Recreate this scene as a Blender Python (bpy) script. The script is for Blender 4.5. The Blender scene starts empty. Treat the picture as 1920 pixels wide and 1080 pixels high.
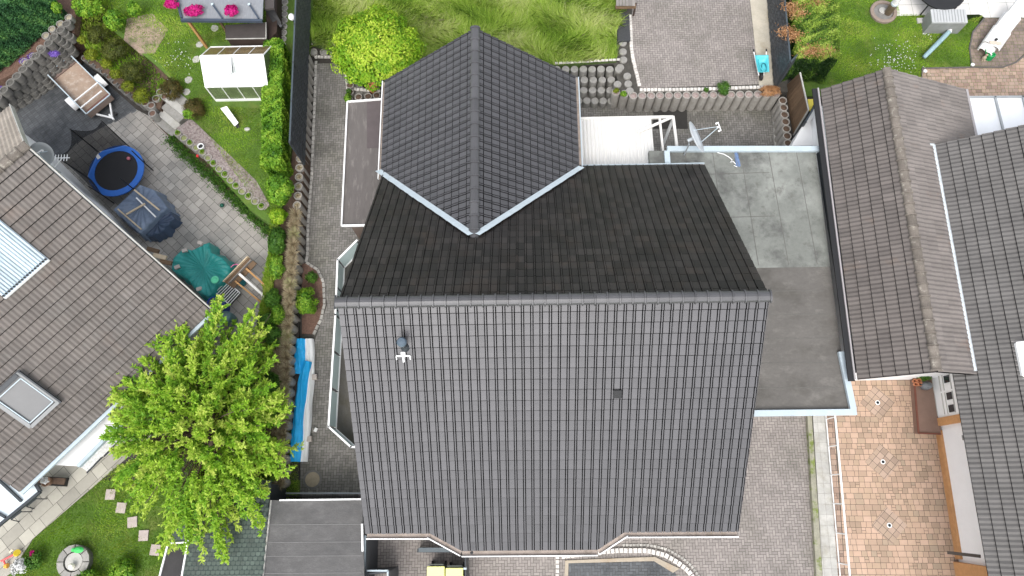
import bpy, math, random
import numpy as np
from mathutils import Vector, Matrix
random.seed(11); rng = np.random.default_rng(11)
sc = bpy.context.scene; C = sc.collection
# ------------------------------------------------------------------ camera, sky, sun, exposure
F = 1333.0; H = 26.2
CM = np.array([[0.99974547,-0.01105179,-0.01966863],[0.01614563,0.9593998,0.28158719],[0.01575804,-0.28183308,0.95933404]])
cam = bpy.data.objects.new('camera', bpy.data.cameras.new('camera')); C.objects.link(cam)
cam.data.sensor_width = 36; cam.data.lens = F/1920*36; cam.data.clip_end = 2000; cam.data.clip_start = .5
q4 = Matrix(CM.T.tolist()).to_quaternion().to_matrix().to_4x4()
cam.matrix_world = Matrix.Translation((0,0,H)) @ q4
sc.camera = cam
W = bpy.data.worlds.new('World'); sc.world = W; W.use_nodes = True
nt = W.node_tree; bg = nt.nodes['Background']
SUN_EL, SUN_AZ = math.radians(56), math.radians(190)   # azimuth clockwise from north
sky = nt.nodes.new('ShaderNodeTexSky'); sky.sky_type = 'NISHITA'; sky.sun_disc = False
sky.sun_elevation = SUN_EL; sky.sun_rotation = SUN_AZ; sky.air_density = 1; sky.dust_density = 3; sky.ozone_density = 1
hs = nt.nodes.new('ShaderNodeHueSaturation'); hs.inputs['Saturation'].default_value = .3   # overcast: the blue is veiled
nt.links.new(sky.outputs[0], hs.inputs['Color']); nt.links.new(hs.outputs[0], bg.inputs['Color'])
bg.inputs['Strength'].default_value = .15
sl = bpy.data.lights.new('sun', 'SUN'); sl.energy = 0.75; sl.angle = math.radians(40); sl.color = (1,.975,.94)
sun = bpy.data.objects.new('sun', sl); C.objects.link(sun)
sd = Vector((math.sin(SUN_AZ)*math.cos(SUN_EL), math.cos(SUN_AZ)*math.cos(SUN_EL), math.sin(SUN_EL)))
sun.rotation_euler = sd.to_track_quat('Z','Y').to_euler()
sc.view_settings.view_transform = 'Standard'; sc.view_settings.look = 'None'
sc.view_settings.exposure = 1.2; sc.view_settings.gamma = 1
# ------------------------------------------------------------------ helpers
def P(px, py, z=0.):
    d = CM.T @ np.array([(px-960)/F, -(py-540)/F, -1.]); t = (z-H)/d[2]
    return Vector((d[0]*t, d[1]*t, z))
def on_plane(px, py, a, n):
    d = Vector((CM.T @ np.array([(px-960)/F, -(py-540)/F, -1.])).tolist()); o = Vector((0,0,H))
    return o + d*((a-o).dot(n)/d.dot(n))
def PL(pts, z): return [P(x, y, z) for x, y in pts]
def R(a): return math.radians(a)
def rnd(a, b): return random.uniform(a, b)
MATS = {}
def mat(name, col, rough=.8, var=.12, sc_=4., attr=0., bump=0., bsc=40., spec=.4, metal=0., stains=(), trans=0., ramp=None, coat=0., alpha=1., aniso=None):
    """procedural material; var = brightness noise, attr = per-face brightness variation, stains = (colour, scale, low, high, amount)"""
    if name in MATS: return MATS[name]
    m = bpy.data.materials.new(name); m.use_nodes = True; MATS[name] = m
    n = m.node_tree.nodes; l = m.node_tree.links; b = n['Principled BSDF']
    b.inputs['Roughness'].default_value = rough; b.inputs['Metallic'].default_value = metal
    b.inputs['Specular IOR Level'].default_value = spec; b.inputs['Coat Weight'].default_value = coat
    tc = n.new('ShaderNodeTexCoord').outputs['Object']
    if aniso:
        mp = n.new('ShaderNodeMapping'); mp.inputs['Scale'].default_value = aniso; l.new(tc, mp.inputs[0]); tc = mp.outputs[0]
    def noise(s, det=5, rg=.6):
        t = n.new('ShaderNodeTexNoise'); t.inputs['Scale'].default_value = s; t.inputs['Detail'].default_value = det
        t.inputs['Roughness'].default_value = rg; l.new(tc, t.inputs['Vector']); return t.outputs['Fac']
    if ramp:
        at = n.new('ShaderNodeAttribute'); at.attribute_name = 'v'
        cr = n.new('ShaderNodeValToRGB'); e = cr.color_ramp.elements
        for i, c in enumerate(ramp):
            el = e[i] if i < 2 else e.new(1)
            el.color = (*c, 1)
        for i in range(len(ramp)): e[i].position = i/(len(ramp)-1)
        for i, c in enumerate(ramp): e[i].color = (*c, 1)
        l.new(at.outputs['Fac'], cr.inputs[0]); cur = cr.outputs[0]
    else:
        rg = n.new('ShaderNodeRGB'); rg.outputs[0].default_value = (*col, 1); cur = rg.outputs[0]
    for k, (c, s, lo, hi, am) in enumerate(stains):
        mr = n.new('ShaderNodeMapRange'); mr.inputs[1].default_value = lo; mr.inputs[2].default_value = hi; mr.inputs[4].default_value = am
        l.new(noise(s, 6, .65), mr.inputs[0])
        mx = n.new('ShaderNodeMixRGB'); l.new(mr.outputs[0], mx.inputs[0]); l.new(cur, mx.inputs[1]); mx.inputs[2].default_value = (*c, 1); cur = mx.outputs[0]
    def mul(cur, fac, lo, hi):
        mr = n.new('ShaderNodeMapRange'); mr.inputs[1].default_value = .25; mr.inputs[2].default_value = .75
        mr.inputs[3].default_value = lo; mr.inputs[4].default_value = hi; l.new(fac, mr.inputs[0])
        vm = n.new('ShaderNodeVectorMath'); vm.operation = 'SCALE'; l.new(cur, vm.inputs[0]); l.new(mr.outputs[0], vm.inputs[3]); return vm.outputs[0]
    if var: cur = mul(cur, noise(sc_), 1-var, 1+var); cur = mul(cur, noise(sc_*9), 1-var*.6, 1+var*.6)
    if attr and not ramp:
        at = n.new('ShaderNodeAttribute'); at.attribute_name = 'v'
        mr = n.new('ShaderNodeMapRange'); mr.inputs[3].default_value = 1-attr; mr.inputs[4].default_value = 1+attr; l.new(at.outputs['Fac'], mr.inputs[0])
        vm = n.new('ShaderNodeVectorMath'); vm.operation = 'SCALE'; l.new(cur, vm.inputs[0]); l.new(mr.outputs[0], vm.inputs[3]); cur = vm.outputs[0]
    l.new(cur, b.inputs['Base Color'])
    if bump:
        bp = n.new('ShaderNodeBump'); bp.inputs['Distance'].default_value = bump; bp.inputs['Strength'].default_value = 1
        l.new(noise(bsc), bp.inputs['Height']); l.new(bp.outputs[0], b.inputs['Normal'])
    if trans:
        tr = n.new('ShaderNodeBsdfTranslucent'); l.new(cur, tr.inputs[0]); mx = n.new('ShaderNodeMixShader'); mx.inputs[0].default_value = trans
        l.new(b.outputs[0], mx.inputs[1]); l.new(tr.outputs[0], mx.inputs[2]); l.new(mx.outputs[0], n['Material Output'].inputs['Surface'])
    if alpha < 1: b.inputs['Alpha'].default_value = alpha
    return m
class MB:
    def __init__(s): s.v = []; s.f = []; s.a = []
    def face(s, pts, a=None):
        k = len(s.v); s.v += [tuple(p) for p in pts]; s.f.append(tuple(range(k, k+len(pts)))); s.a.append(random.random() if a is None else a); return s
    def prism(s, pts, zb, a=None, top=True):
        a = random.random() if a is None else a
        pts = [Vector(p) for p in pts]
        ar = sum(pts[i].x*pts[(i+1)%len(pts)].y-pts[(i+1)%len(pts)].x*pts[i].y for i in range(len(pts)))
        if ar < 0: pts = pts[::-1]
        n = len(pts); k = len(s.v)
        s.v += [tuple(p) for p in pts] + [(p.x, p.y, zb) for p in pts]
        if top: s.f.append(tuple(range(k, k+n))); s.a.append(a)
        s.f.append(tuple(range(k+2*n-1, k+n-1, -1))); s.a.append(a)
        for i in range(n):
            j = (i+1) % n; s.f.append((k+i, k+n+i, k+n+j, k+j)); s.a.append(a)
        return s
    def box(s, c, size, rz=0., M=None, a=None, taper=0.):
        a = random.random() if a is None else a
        x, y, z = [q/2 for q in size]; k = len(s.v)
        if M is None: M = Matrix.Rotation(rz, 4, 'Z')
        c = Vector(c)
        for dz in (-z, z):
            t = 1-taper if dz > 0 else 1
            for dx, dy in ((-x,-y),(x,-y),(x,y),(-x,y)): s.v.append(tuple(c + M @ Vector((dx*t, dy*t, dz))))
        for f in ((3,2,1,0),(4,5,6,7),(0,1,5,4),(1,2,6,5),(2,3,7,6),(3,0,4,7)):
            s.f.append(tuple(k+i for i in f)); s.a.append(a)
        return s
    def bar(s, p0, p1, w, h, a=None, up=(0,0,1)):
        p0 = Vector(p0); p1 = Vector(p1); d = p1-p0; L = d.length; x = d.normalized(); u = Vector(up)
        if abs(x.dot(u)) > .99: u = Vector((0,1,0))
        y = u.cross(x).normalized(); z = x.cross(y)
        M = Matrix((x, y, z)).transposed().to_4x4(); return s.box((p0+p1)/2, (L, w, h), M=M, a=a)
    def tube(s, pts, r, n=8, caps=True, a=None):
        a = random.random() if a is None else a
        pts = [Vector(p) for p in pts]; k = len(s.v); rs = r if isinstance(r, (list, tuple)) else [r]*len(pts)
        ref = Vector((0,0,1))
        for i, p in enumerate(pts):
            d = (pts[min(i+1, len(pts)-1)]-pts[max(i-1, 0)]).normalized()
            rf = ref if abs(d.dot(ref)) < .95 else Vector((0,1,0))
            u = d.cross(rf).normalized(); w = d.cross(u)
            for j in range(n):
                t = 2*math.pi*j/n; s.v.append(tuple(p + (u*math.cos(t)+w*math.sin(t))*rs[i]))
        for i in range(len(pts)-1):
            for j in range(n):
                j2 = (j+1) % n; s.f.append((k+i*n+j, k+i*n+j2, k+(i+1)*n+j2, k+(i+1)*n+j)); s.a.append(a)
        if caps:
            s.f.append(tuple(k+j for j in range(n))); s.f.append(tuple(k+(len(pts)-1)*n+j for j in range(n-1, -1, -1))); s.a += [a, a]
        return s
    def lathe(s, c, prof, n=20, M=None, a=None, sx=1., sy=1.):
        a = random.random() if a is None else a
        k = len(s.v); c = Vector(c); M = M or Matrix.Identity(4)
        for r, z in prof:
            for j in range(n):
                t = 2*math.pi*j/n; s.v.append(tuple(c + M @ Vector((r*math.cos(t)*sx, r*math.sin(t)*sy, z))))
        for i in range(len(prof)-1):
            for j in range(n):
                j2 = (j+1) % n; s.f.append((k+i*n+j, k+i*n+j2, k+(i+1)*n+j2, k+(i+1)*n+j)); s.a.append(a)
        if prof[0][0] > 1e-4: s.f.append(tuple(k+j for j in range(n-1, -1, -1))); s.a.append(a)
        if prof[-1][0] > 1e-4: s.f.append(tuple(k+(len(prof)-1)*n+j for j in range(n))); s.a.append(a)
        return s
    def grid(s, fn, nu, nv, a=None):
        a = random.random() if a is None else a; k = len(s.v)
        for i in range(nu+1):
            for j in range(nv+1): s.v.append(tuple(fn(i/nu, j/nv)))
        for i in range(nu):
            for j in range(nv): s.f.append((k+i*(nv+1)+j, k+(i+1)*(nv+1)+j, k+(i+1)*(nv+1)+j+1, k+i*(nv+1)+j+1)); s.a.append(a)
        return s
    def build(s, name, m, parent=None, origin=None, smooth=False, bevel=0., world=True, cuts=(), solid=0.):
        me = bpy.data.meshes.new(name)
        if parent is not None and world:
            inv = Matrix.LocRotScale(parent.location, parent.rotation_euler.to_quaternion(), None).inverted()
            if parent.parent: inv = inv @ Matrix.LocRotScale(parent.parent.location, parent.parent.rotation_euler.to_quaternion(), None).inverted()
            vs = [tuple(inv @ Vector(v)) for v in s.v]
        elif origin is not None:
            o = Vector(origin); vs = [tuple(Vector(v)-o) for v in s.v]
        else: vs = s.v
        me.from_pydata(vs, [], s.f); me.update()
        at = me.attributes.new('v', 'FLOAT', 'FACE'); at.data.foreach_set('value', s.a)
        me.materials.append(m)
        if cuts:
            import bmesh
            bm = bmesh.new(); bm.from_mesh(me)
            for co, no in cuts:
                co = Vector(co)-(parent.location if parent is not None else Vector())
                bmesh.ops.bisect_plane(bm, geom=bm.verts[:]+bm.edges[:]+bm.faces[:], plane_co=co, plane_no=no, clear_outer=True)
            bm.to_mesh(me); bm.free()
        if smooth: me.polygons.foreach_set('use_smooth', [True]*len(me.polygons))
        o = bpy.data.objects.new(name, me); C.objects.link(o)
        if parent is not None: o.parent = parent
        elif origin is not None: o.location = origin
        if solid:
            md = o.modifiers.new('s', 'SOLIDIFY'); md.thickness = solid
        if bevel:
            md = o.modifiers.new('b', 'BEVEL'); md.width = bevel; md.segments = 2; md.limit_method = 'ANGLE'
        return o
def tag(o, label, cat, group=None, kind=None):
    o['label'] = label; o['category'] = cat
    if group: o['group'] = group
    if kind: o['kind'] = kind
    return o
def struct(o): o['kind'] = 'structure'; return o
def thing(name, label, cat, loc=(0,0,0), rz=0., group=None):
    o = bpy.data.objects.new(name, None); C.objects.link(o); o.location = loc; o.rotation_euler = (0,0,rz); o.empty_display_size = .2
    return tag(o, label, cat, group)
def dup(root, loc, rz=0., label=None, group=None, scale=None):
    r = root.copy(); C.objects.link(r); r.location = loc; r.rotation_euler = (0,0,rz)
    if scale: r.scale = scale
    if label: r['label'] = label
    if group: r['group'] = group
    for ch in list(root.children):
        c = ch.copy(); C.objects.link(c); c.parent = r
        for g in list(ch.children):
            d = g.copy(); C.objects.link(d); d.parent = c
    return r
def inside(x, y, poly):
    r = False; n = len(poly); j = n-1
    for i in range(n):
        xi, yi = poly[i][0], poly[i][1]; xj, yj = poly[j][0], poly[j][1]
        if (yi > y) != (yj > y) and x < (xj-xi)*(y-yi)/(yj-yi)+xi: r = not r
        j = i
    return r
def clip(poly, quad):
    out = [(p[0], p[1]) for p in poly]
    for i in range(4):
        a = quad[i]; b = quad[(i+1) % 4]; inp = out; out = []
        if not inp: return []
        ex, ey = b[0]-a[0], b[1]-a[1]
        def sd(p): return ex*(p[1]-a[1])-ey*(p[0]-a[0])
        for k in range(len(inp)):
            p, q = inp[k-1], inp[k]; dp, dq = sd(p), sd(q)
            if dq >= 0:
                if dp < 0: t = dp/(dp-dq); out.append((p[0]+t*(q[0]-p[0]), p[1]+t*(q[1]-p[1])))
                out.append(q)
            elif dp >= 0: t = dp/(dp-dq); out.append((p[0]+t*(q[0]-p[0]), p[1]+t*(q[1]-p[1])))
    return out
def pave(name, poly, z, m, kind='herring', L=.2, Wd=.1, rot=0., gap=.011, base=None, depth=1.2, holes=()):
    """bricks or slabs as their own faces over a joint bed"""
    poly = [Vector((p[0], p[1], z)) for p in poly]
    cx, sx = math.cos(rot), math.sin(rot)
    loc = [(p.x*cx+p.y*sx, -p.x*sx+p.y*cx) for p in poly]
    x0, x1 = min(p[0] for p in loc), max(p[0] for p in loc); y0, y1 = min(p[1] for p in loc), max(p[1] for p in loc)
    b = MB(); g = gap/2
    def put(ax, ay, bx, by):
        ax += g; ay += g; bx -= g; by -= g
        qd = [(ax,ay),(bx,ay),(bx,by),(ax,by)]
        ins = [inside(u, w, loc) for u, w in qd]
        if all(ins): pts = qd
        else:
            pts = clip(loc, qd)
            if len(pts) < 3: return
        hx, hy = (ax+bx)/2*cx-(ay+by)/2*sx, (ax+bx)/2*sx+(ay+by)/2*cx
        for h in holes:
            if inside(hx, hy, h): return
        dz = rnd(0, .003)
        b.face([(u*cx-w*sx, u*sx+w*cx, z+.004+dz) for u, w in pts])
    if kind == 'herring':
        u = Wd; i0, i1 = int(x0/u)-3, int(x1/u)+2; j0, j1 = int(y0/u)-3, int(y1/u)+2
        for i in range(i0, i1):
            for j in range(j0, j1):
                d = (i-j) % 4
                if d == 0: put(i*u, j*u, (i+2)*u, (j+1)*u)
                elif d == 3: put(i*u, j*u, (i+1)*u, (j+2)*u)
    elif kind == 'slab':
        for j in range(int(y0/Wd)-1, int(y1/Wd)+1):
            off = random.choice((0, .5, .33, .7))*L; x = x0-L-off
            while x < x1:
                w = L*random.choice((1, 1, .75, 1.25)); put(x, j*Wd, x+w, (j+1)*Wd); x += w
    elif kind == 'grid':
        for j in range(int(y0/Wd)-1, int(y1/Wd)+1):
            for i in range(int(x0/L)-1, int(x1/L)+1): put(i*L, j*Wd, (i+1)*L, (j+1)*Wd)
    elif kind == 'mixed':
        u = L; 
        for j in range(int(y0/u)-1, int(y1/u)+1):
            x = x0-u-rnd(0, u)
            while x < x1:
                k = random.random(); w = u if k < .6 else (u*1.5 if k < .85 else u*.75)
                if k > .9: put(x, j*u, x+w, j*u+u/2); put(x, j*u+u/2, x+w, (j+1)*u)
                else: put(x, j*u, x+w, (j+1)*u)
                x += w
    o = struct(b.build(name, m))
    if base: struct(MB().prism(poly, z-depth).build(name+'_bed', base))
    return o
def setts(name, path, z, w=.13, l=.13, m=None, h=.06, rows=1):
    b = MB(); pts = [Vector(p) for p in path]
    for i in range(len(pts)-1):
        a, c = pts[i], pts[i+1]; d = (c-a); L = d.length; d.normalize(); nn = Vector((-d.y, d.x, 0)); k = max(1, round(L/l)); ang = math.atan2(d.y, d.x)
        for r in range(rows):
            for j in range(k):
                p = a+d*(L*(j+.5)/k)+nn*((r-(rows-1)/2)*w)
                b.box((p.x+rnd(-.005,.005), p.y+rnd(-.005,.005), z+h/2-.03+rnd(-.004,.004)), (L/k-.014, w-.012, h), ang+rnd(-.06,.06), taper=.12)
    return struct(b.build(name, m, bevel=.006))
# roof of tiles: A,B = upper edge corners (ridge), D,Cc = lower edge corners; u along A->B, v down A->D
def tiles(name, A, B, Cc, D, cols, rows, prof, m, parent, lift=.03, thick=.02, cuts=(), v0=0., v1=1., rg=.05, varf=None, skip=()):
    A, B, Cc, D = [Vector(p) for p in (A, B, Cc, D)]
    n = (B-A).cross(D-A).normalized(); n = n if n.z > 0 else -n
    b = MB(); ru = len(prof)
    def pos(u, v): return A*(1-u)*(1-v)+B*u*(1-v)+Cc*u*v+D*(1-u)*v
    r0, r1 = int(math.floor(v0*rows)), int(math.ceil(v1*rows))
    for j in range(r0, r1):
        for i in range(cols):
            a = random.random() if varf is None else varf(i/cols, j/rows)
            k = len(b.v); jit = rnd(-.003, .003)
            for vv, hh in ((j+.0, 0.), (j+.5, lift*.5), (j+1.-rg, lift)):
                for u, h in prof:
                    p = pos((i+u)/cols, vv/rows)+n*(h+hh+jit+thick); b.v.append(tuple(p))
            for r in range(2):
                for c in range(ru-1):
                    if c in skip: continue
                    q = k+r*ru+c; b.f.append((q, q+1, q+ru+1, q+ru)); b.a.append(a)
    return b.build(name, m, parent, cuts=cuts)
# leaves
def leafmesh(name, pts, d, nrm, L, Wd, v, m, parent=None, origin=None):
    N = len(pts)
    d = d/np.maximum(np.linalg.norm(d, axis=1, keepdims=True), 1e-6)
    s = np.cross(d, nrm); s /= np.maximum(np.linalg.norm(s, axis=1, keepdims=True), 1e-6)
    L = np.broadcast_to(np.asarray(L, float).reshape(-1,1), (N,1)); Wd = np.broadcast_to(np.asarray(Wd, float).reshape(-1,1), (N,1))
    up = np.cross(s, d)
    vs = np.stack([pts-d*L/2, pts+s*Wd/2+up*Wd*.12, pts+d*L/2-up*L*.12, pts-s*Wd/2+up*Wd*.12], 1).reshape(-1, 3)
    base = np.zeros(3)
    if parent is not None: base = np.array(parent.location)
    elif origin is not None: base = np.array(origin)
    vs = vs-base
    me = bpy.data.meshes.new(name); me.vertices.add(4*N); me.vertices.foreach_set('co', vs.astype(np.float32).ravel())
    me.loops.add(4*N); me.loops.foreach_set('vertex_index', np.arange(4*N, dtype=np.int32))
    me.polygons.add(N); me.polygons.foreach_set('loop_start', np.arange(0, 4*N, 4, dtype=np.int32)); me.polygons.foreach_set('loop_total', np.full(N, 4, dtype=np.int32))
    me.update(calc_edges=True); me.validate()
    at = me.attributes.new('v', 'FLOAT', 'FACE'); at.data.foreach_set('value', np.clip(v, 0, 1).astype(np.float32))
    me.materials.append(m); o = bpy.data.objects.new(name, me); C.objects.link(o)
    if parent is not None: o.parent = parent
    elif origin is not None: o.location = origin
    return o
def unit(n):
    d = rng.normal(size=(n,3)); return d/np.linalg.norm(d, axis=1, keepdims=True)
def blobpts(c, rad, n, clumps=40, spread=.3, up=.2):
    """points in clumps over an ellipsoid: returns points, outward normals, per-clump value"""
    cd = unit(clumps); cd[:,2] = np.abs(cd[:,2])*1.0-up; cd /= np.linalg.norm(cd, axis=1, keepdims=True)
    cr = rng.uniform(.72, 1., clumps)[:,None]
    cc = cd*cr*(1-spread*.6)
    idx = rng.integers(0, clumps, n); sz = rng.uniform(.7, 1.25, clumps)*spread
    o = unit(n); rr = rng.uniform(.55, 1., n)**.7
    p = cc[idx]+o*(rr*sz[idx])[:,None]
    nn = o*.7+cd[idx]*.6+rng.normal(size=(n,3))*.3
    val = rng.uniform(.2, .8, clumps)[idx]+rng.normal(size=n)*.15
    return np.array(c)+p*np.array(rad), nn, val
def bush(name, label, cat, c, rad, n, L, Wd, m, group=None, clumps=40, spread=.35, stem=True, parent=None, trunk=None, extra=None):
    """shrub thing: foliage + stem; c = world centre of the crown"""
    c = Vector(c); z0 = c.z-rad[2] if trunk is None else trunk
    pts, nn, val = blobpts(c, rad, n, clumps, spread)
    keep = pts[:,2] > z0-.02; pts, nn, val = pts[keep], nn[keep], val[keep]
    d = np.cross(nn, unit(len(pts)))+nn*.35
    t = thing(name, label, cat, (c.x, c.y, z0), 0, group)
    leafmesh('foliage', pts, d, nn, L*rng.uniform(.7, 1.2, len(pts)), Wd*rng.uniform(.8, 1.2, len(pts)), val, m, t)
    if stem:
        b = MB()
        for k in range(5):
            e = c+Vector((rnd(-.6,.6)*rad[0], rnd(-.6,.6)*rad[1], rnd(0,.5)*rad[2]))
            b.tube([(c.x, c.y, z0), (c.x*.6+e.x*.4, c.y*.6+e.y*.4, (z0+c.z)/2), e], [max(.012, rad[0]*.05), max(.008, rad[0]*.03), .004], 6)
        b.build('stem', mat('bark', (.12,.085,.06), .9, .3, 20), t)
    return t
def hedgepts(A, B, w, z0, z1, n, noise=.1):
    A = np.array(A[:2]); B = np.array(B[:2]); L = np.linalg.norm(B-A); d = (B-A)/L; s = np.array([-d[1], d[0]]); h = z1-z0
    areas = np.array([L*w, L*h, L*h, w*h, w*h]); pr = areas/areas.sum(); f = rng.choice(5, n, p=pr)
    u = rng.uniform(0, L, n); t = rng.uniform(-w/2, w/2, n); z = rng.uniform(0, h, n); nn = np.zeros((n,3))
    m0 = f == 0; z[m0] = h; nn[m0, 2] = 1
    for k, sg in ((1, 1), (2, -1)): q = f == k; t[q] = sg*w/2; nn[q, :2] = s*sg
    for k, uu, sg in ((3, 0, -1), (4, L, 1)): q = f == k; u[q] = uu; nn[q, :2] = d*sg
    lump = .4*np.sin(u*3.7+z*4+1.5*np.sin(u*1.3))+.4*np.sin(t*7+u*3.1+1)+.5*np.sin(z*6.1+u*8.7+2*np.sin(u*2.1+t*3))+.3*np.sin(u*17+t*13)
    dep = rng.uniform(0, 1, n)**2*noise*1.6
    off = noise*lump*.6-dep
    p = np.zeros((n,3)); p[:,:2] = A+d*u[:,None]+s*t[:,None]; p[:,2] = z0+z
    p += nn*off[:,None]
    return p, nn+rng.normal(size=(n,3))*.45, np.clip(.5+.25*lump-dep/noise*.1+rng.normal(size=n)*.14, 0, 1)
def hedge(name, label, cat, A, B, w, z0, z1, n, L, Wd, m, noise=.1, group=None, core=None, side_shade=0.):
    t = thing(name, label, cat, ((A[0]+B[0])/2, (A[1]+B[1])/2, z0), 0, group)
    p, nn, v = hedgepts(A, B, w, z0, z1, n, noise); v = v+np.where(p[:,2] < z1-noise*2.2, side_shade, 0)  # leaves below the top take a darker value, painted side shade
    leafmesh('foliage', p, np.cross(nn, unit(n))+nn*.5, nn, L*rng.uniform(.7,1.2,n), Wd, v, m, t)
    A = Vector((A[0], A[1], 0)); B = Vector((B[0], B[1], 0)); k = max(2, int((B-A).length/.7)); b = MB()
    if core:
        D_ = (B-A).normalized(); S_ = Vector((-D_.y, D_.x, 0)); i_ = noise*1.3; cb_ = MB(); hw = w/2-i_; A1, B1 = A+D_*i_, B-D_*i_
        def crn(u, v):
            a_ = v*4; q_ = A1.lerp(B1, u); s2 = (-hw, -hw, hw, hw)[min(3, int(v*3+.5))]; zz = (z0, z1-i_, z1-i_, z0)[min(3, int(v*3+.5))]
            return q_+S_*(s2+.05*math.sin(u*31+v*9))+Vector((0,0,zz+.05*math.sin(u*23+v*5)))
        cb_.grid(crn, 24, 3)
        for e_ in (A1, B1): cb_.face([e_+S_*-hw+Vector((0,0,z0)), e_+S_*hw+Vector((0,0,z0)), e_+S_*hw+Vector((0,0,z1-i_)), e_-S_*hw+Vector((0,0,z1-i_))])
        cb_.build('shade_core', core, t)  # solid dark box added as the shade between the leaves
    for i in range(k):
        q = A.lerp(B, (i+.5)/k); top = Vector((q.x+rnd(-.1,.1), q.y+rnd(-.1,.1), z0+(z1-z0)*.8))
        b.tube([(q.x, q.y, z0), top], [.035, .01], 6)
        for s in range(10):
            e = Vector((q.x, q.y, z0+(z1-z0)*rnd(.15,.75))); b.tube([e, e+Vector((rnd(-.4,.4)*w, rnd(-.4,.4)*w, .2))], [.012, .004], 4)
    b.build('stem', mat('bark', (.12,.085,.06), .9, .3, 20), t)
    return t
def grass(name, poly, z, n, h, w, m, label, lean=.4, flow=0., clump=1.3, cov=None):
    poly = [(p[0], p[1]) for p in poly]; xs = [p[0] for p in poly]; ys = [p[1] for p in poly]
    X = rng.uniform(min(xs), max(xs), n*2); Y = rng.uniform(min(ys), max(ys), n*2)
    r = np.zeros(n*2, bool); j = len(poly)-1
    for i in range(len(poly)):
        xi, yi = poly[i]; xj, yj = poly[j]
        if yi != yj: r ^= ((yi > Y) != (yj > Y)) & (X < (xj-xi)*(Y-yi)/(yj-yi)+xi)
        j = i
    X, Y = X[r][:n], Y[r][:n]
    N = len(X)
    fl = flow+1.6*np.sin(X*clump+1.3*np.sin(Y*clump*1.3))+1.2*np.cos(Y*clump*1.9+X*.7)
    dens = .5+.25*np.sin(X*1.1*clump+2)+.25*np.sin(Y*1.7*clump+X*.9)
    th = fl+rng.normal(size=N)*.6; hh = h*rng.uniform(.5, 1.2, N)*(.7+.6*dens); ln = lean*rng.uniform(.4, 1.3, N)
    wd = w*rng.uniform(.7, 1.3, N); pa = rng.uniform(0, np.pi, N)
    b0 = np.stack([X, Y, np.full(N, z)], 1); sv = np.stack([np.cos(pa), np.sin(pa), np.zeros(N)], 1)*wd[:,None]/2
    dv = np.stack([np.cos(th)*ln*hh, np.sin(th)*ln*hh, hh], 1)
    mid = b0+dv*np.array([.35,.35,.6]); tip = b0+dv*np.array([1,1,.95])
    vs = np.stack([b0-sv, b0+sv, mid+sv*.8, tip, mid-sv*.8], 1).reshape(-1,3)
    me = bpy.data.meshes.new(name); me.vertices.add(5*N); me.vertices.foreach_set('co', vs.astype(np.float32).ravel())
    me.loops.add(5*N); me.loops.foreach_set('vertex_index', np.arange(5*N, dtype=np.int32))
    me.polygons.add(N); me.polygons.foreach_set('loop_start', np.arange(0,5*N,5,dtype=np.int32)); me.polygons.foreach_set('loop_total', np.full(N,5,dtype=np.int32))
    me.update(calc_edges=True); me.validate()
    v = .5+.3*(dens-.5)*2+rng.normal(size=N)*.17
    at = me.attributes.new('v','FLOAT','FACE'); at.data.foreach_set('value', np.clip(v,0,1).astype(np.float32))
    me.materials.append(m); o = bpy.data.objects.new(name, me); C.objects.link(o); tag(o, label, 'grass', kind='stuff'); return o
# ------------------------------------------------------------------ materials
paver = mat('grey_paver', (.255,.228,.21), .85, .10, 1.2, attr=.13, bump=.004, bsc=60, stains=(((.13,.125,.10), .55, .48, .72, .55),))
paverW = mat('worn_paver', (.19,.18,.165), .85, .12, 1.2, attr=.2, bump=.004, bsc=60, stains=(((.10,.10,.07), .8, .45, .7, .6),))
paverD = mat('dark_paver', (.085,.09,.095), .6, .2, 1., attr=.18, bump=.003, bsc=50, stains=(((.03,.035,.04), .6, .5, .62, .6),))
joint = mat('joint_sand', (.045,.04,.035), .95, .3, 6)
jointG = mat('mossy_joint', (.06,.056,.048), .95, .3, 6)
slabm = mat('patio_slab', (.36,.335,.30), .8, .12, .8, attr=.17, bump=.003, stains=(((.20,.20,.19), .5, .45, .62, .6),))
slabL = mat('sand_slab', (.36,.34,.29), .8, .10, .8, attr=.22, bump=.003)
slabW = mat('white_slab', (.62,.60,.57), .7, .06, .8, attr=.05)
orange = mat('terracotta_paver', (.4,.22,.12), .8, .08, 1., bump=.003, ramp=((.31,.225,.16),(.38,.27,.195),(.44,.305,.22),(.47,.33,.245),(.42,.30,.21),(.33,.255,.185)))
brownp = mat('brown_paver', (.3,.2,.14), .8, .08, 1., bump=.003, ramp=((.25,.18,.14),(.36,.25,.19),(.44,.32,.24),(.33,.25,.2)))
brownp2 = mat('grey_brown_paver', (.3,.2,.14), .8, .08, 1., bump=.003, ramp=((.16,.13,.11),(.22,.17,.14),(.26,.2,.16)))
sett = mat('pale_sett', (.58,.55,.51), .8, .12, 6, attr=.14, bump=.006, bsc=50)
conc = mat('concrete_grey', (.27,.26,.24), .9, .2, 5, attr=.12, bump=.008, bsc=45, stains=(((.10,.10,.07), 2.2, .5, .7, .6),))
concD = mat('concrete_dark', (.17,.165,.155), .9, .25, 5, attr=.2, bump=.008, bsc=45)
concL = mat('concrete_light', (.42,.41,.38), .85, .15, 3, attr=.1, bump=.005, bsc=50, stains=(((.24,.22,.16), 1.7, .5, .7, .5),))
soil = mat('soil', (.10,.065,.045), .95, .3, 8, bump=.02, bsc=30)
mulch = mat('bark_mulch', (.16,.095,.07), .95, .35, 14, bump=.03, bsc=35)
turf = mat('lawn', (.085,.155,.022), .95, .25, 1.5, bump=.02, bsc=60, stains=(((.22,.22,.06), .9, .52, .72, .6),))
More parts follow.
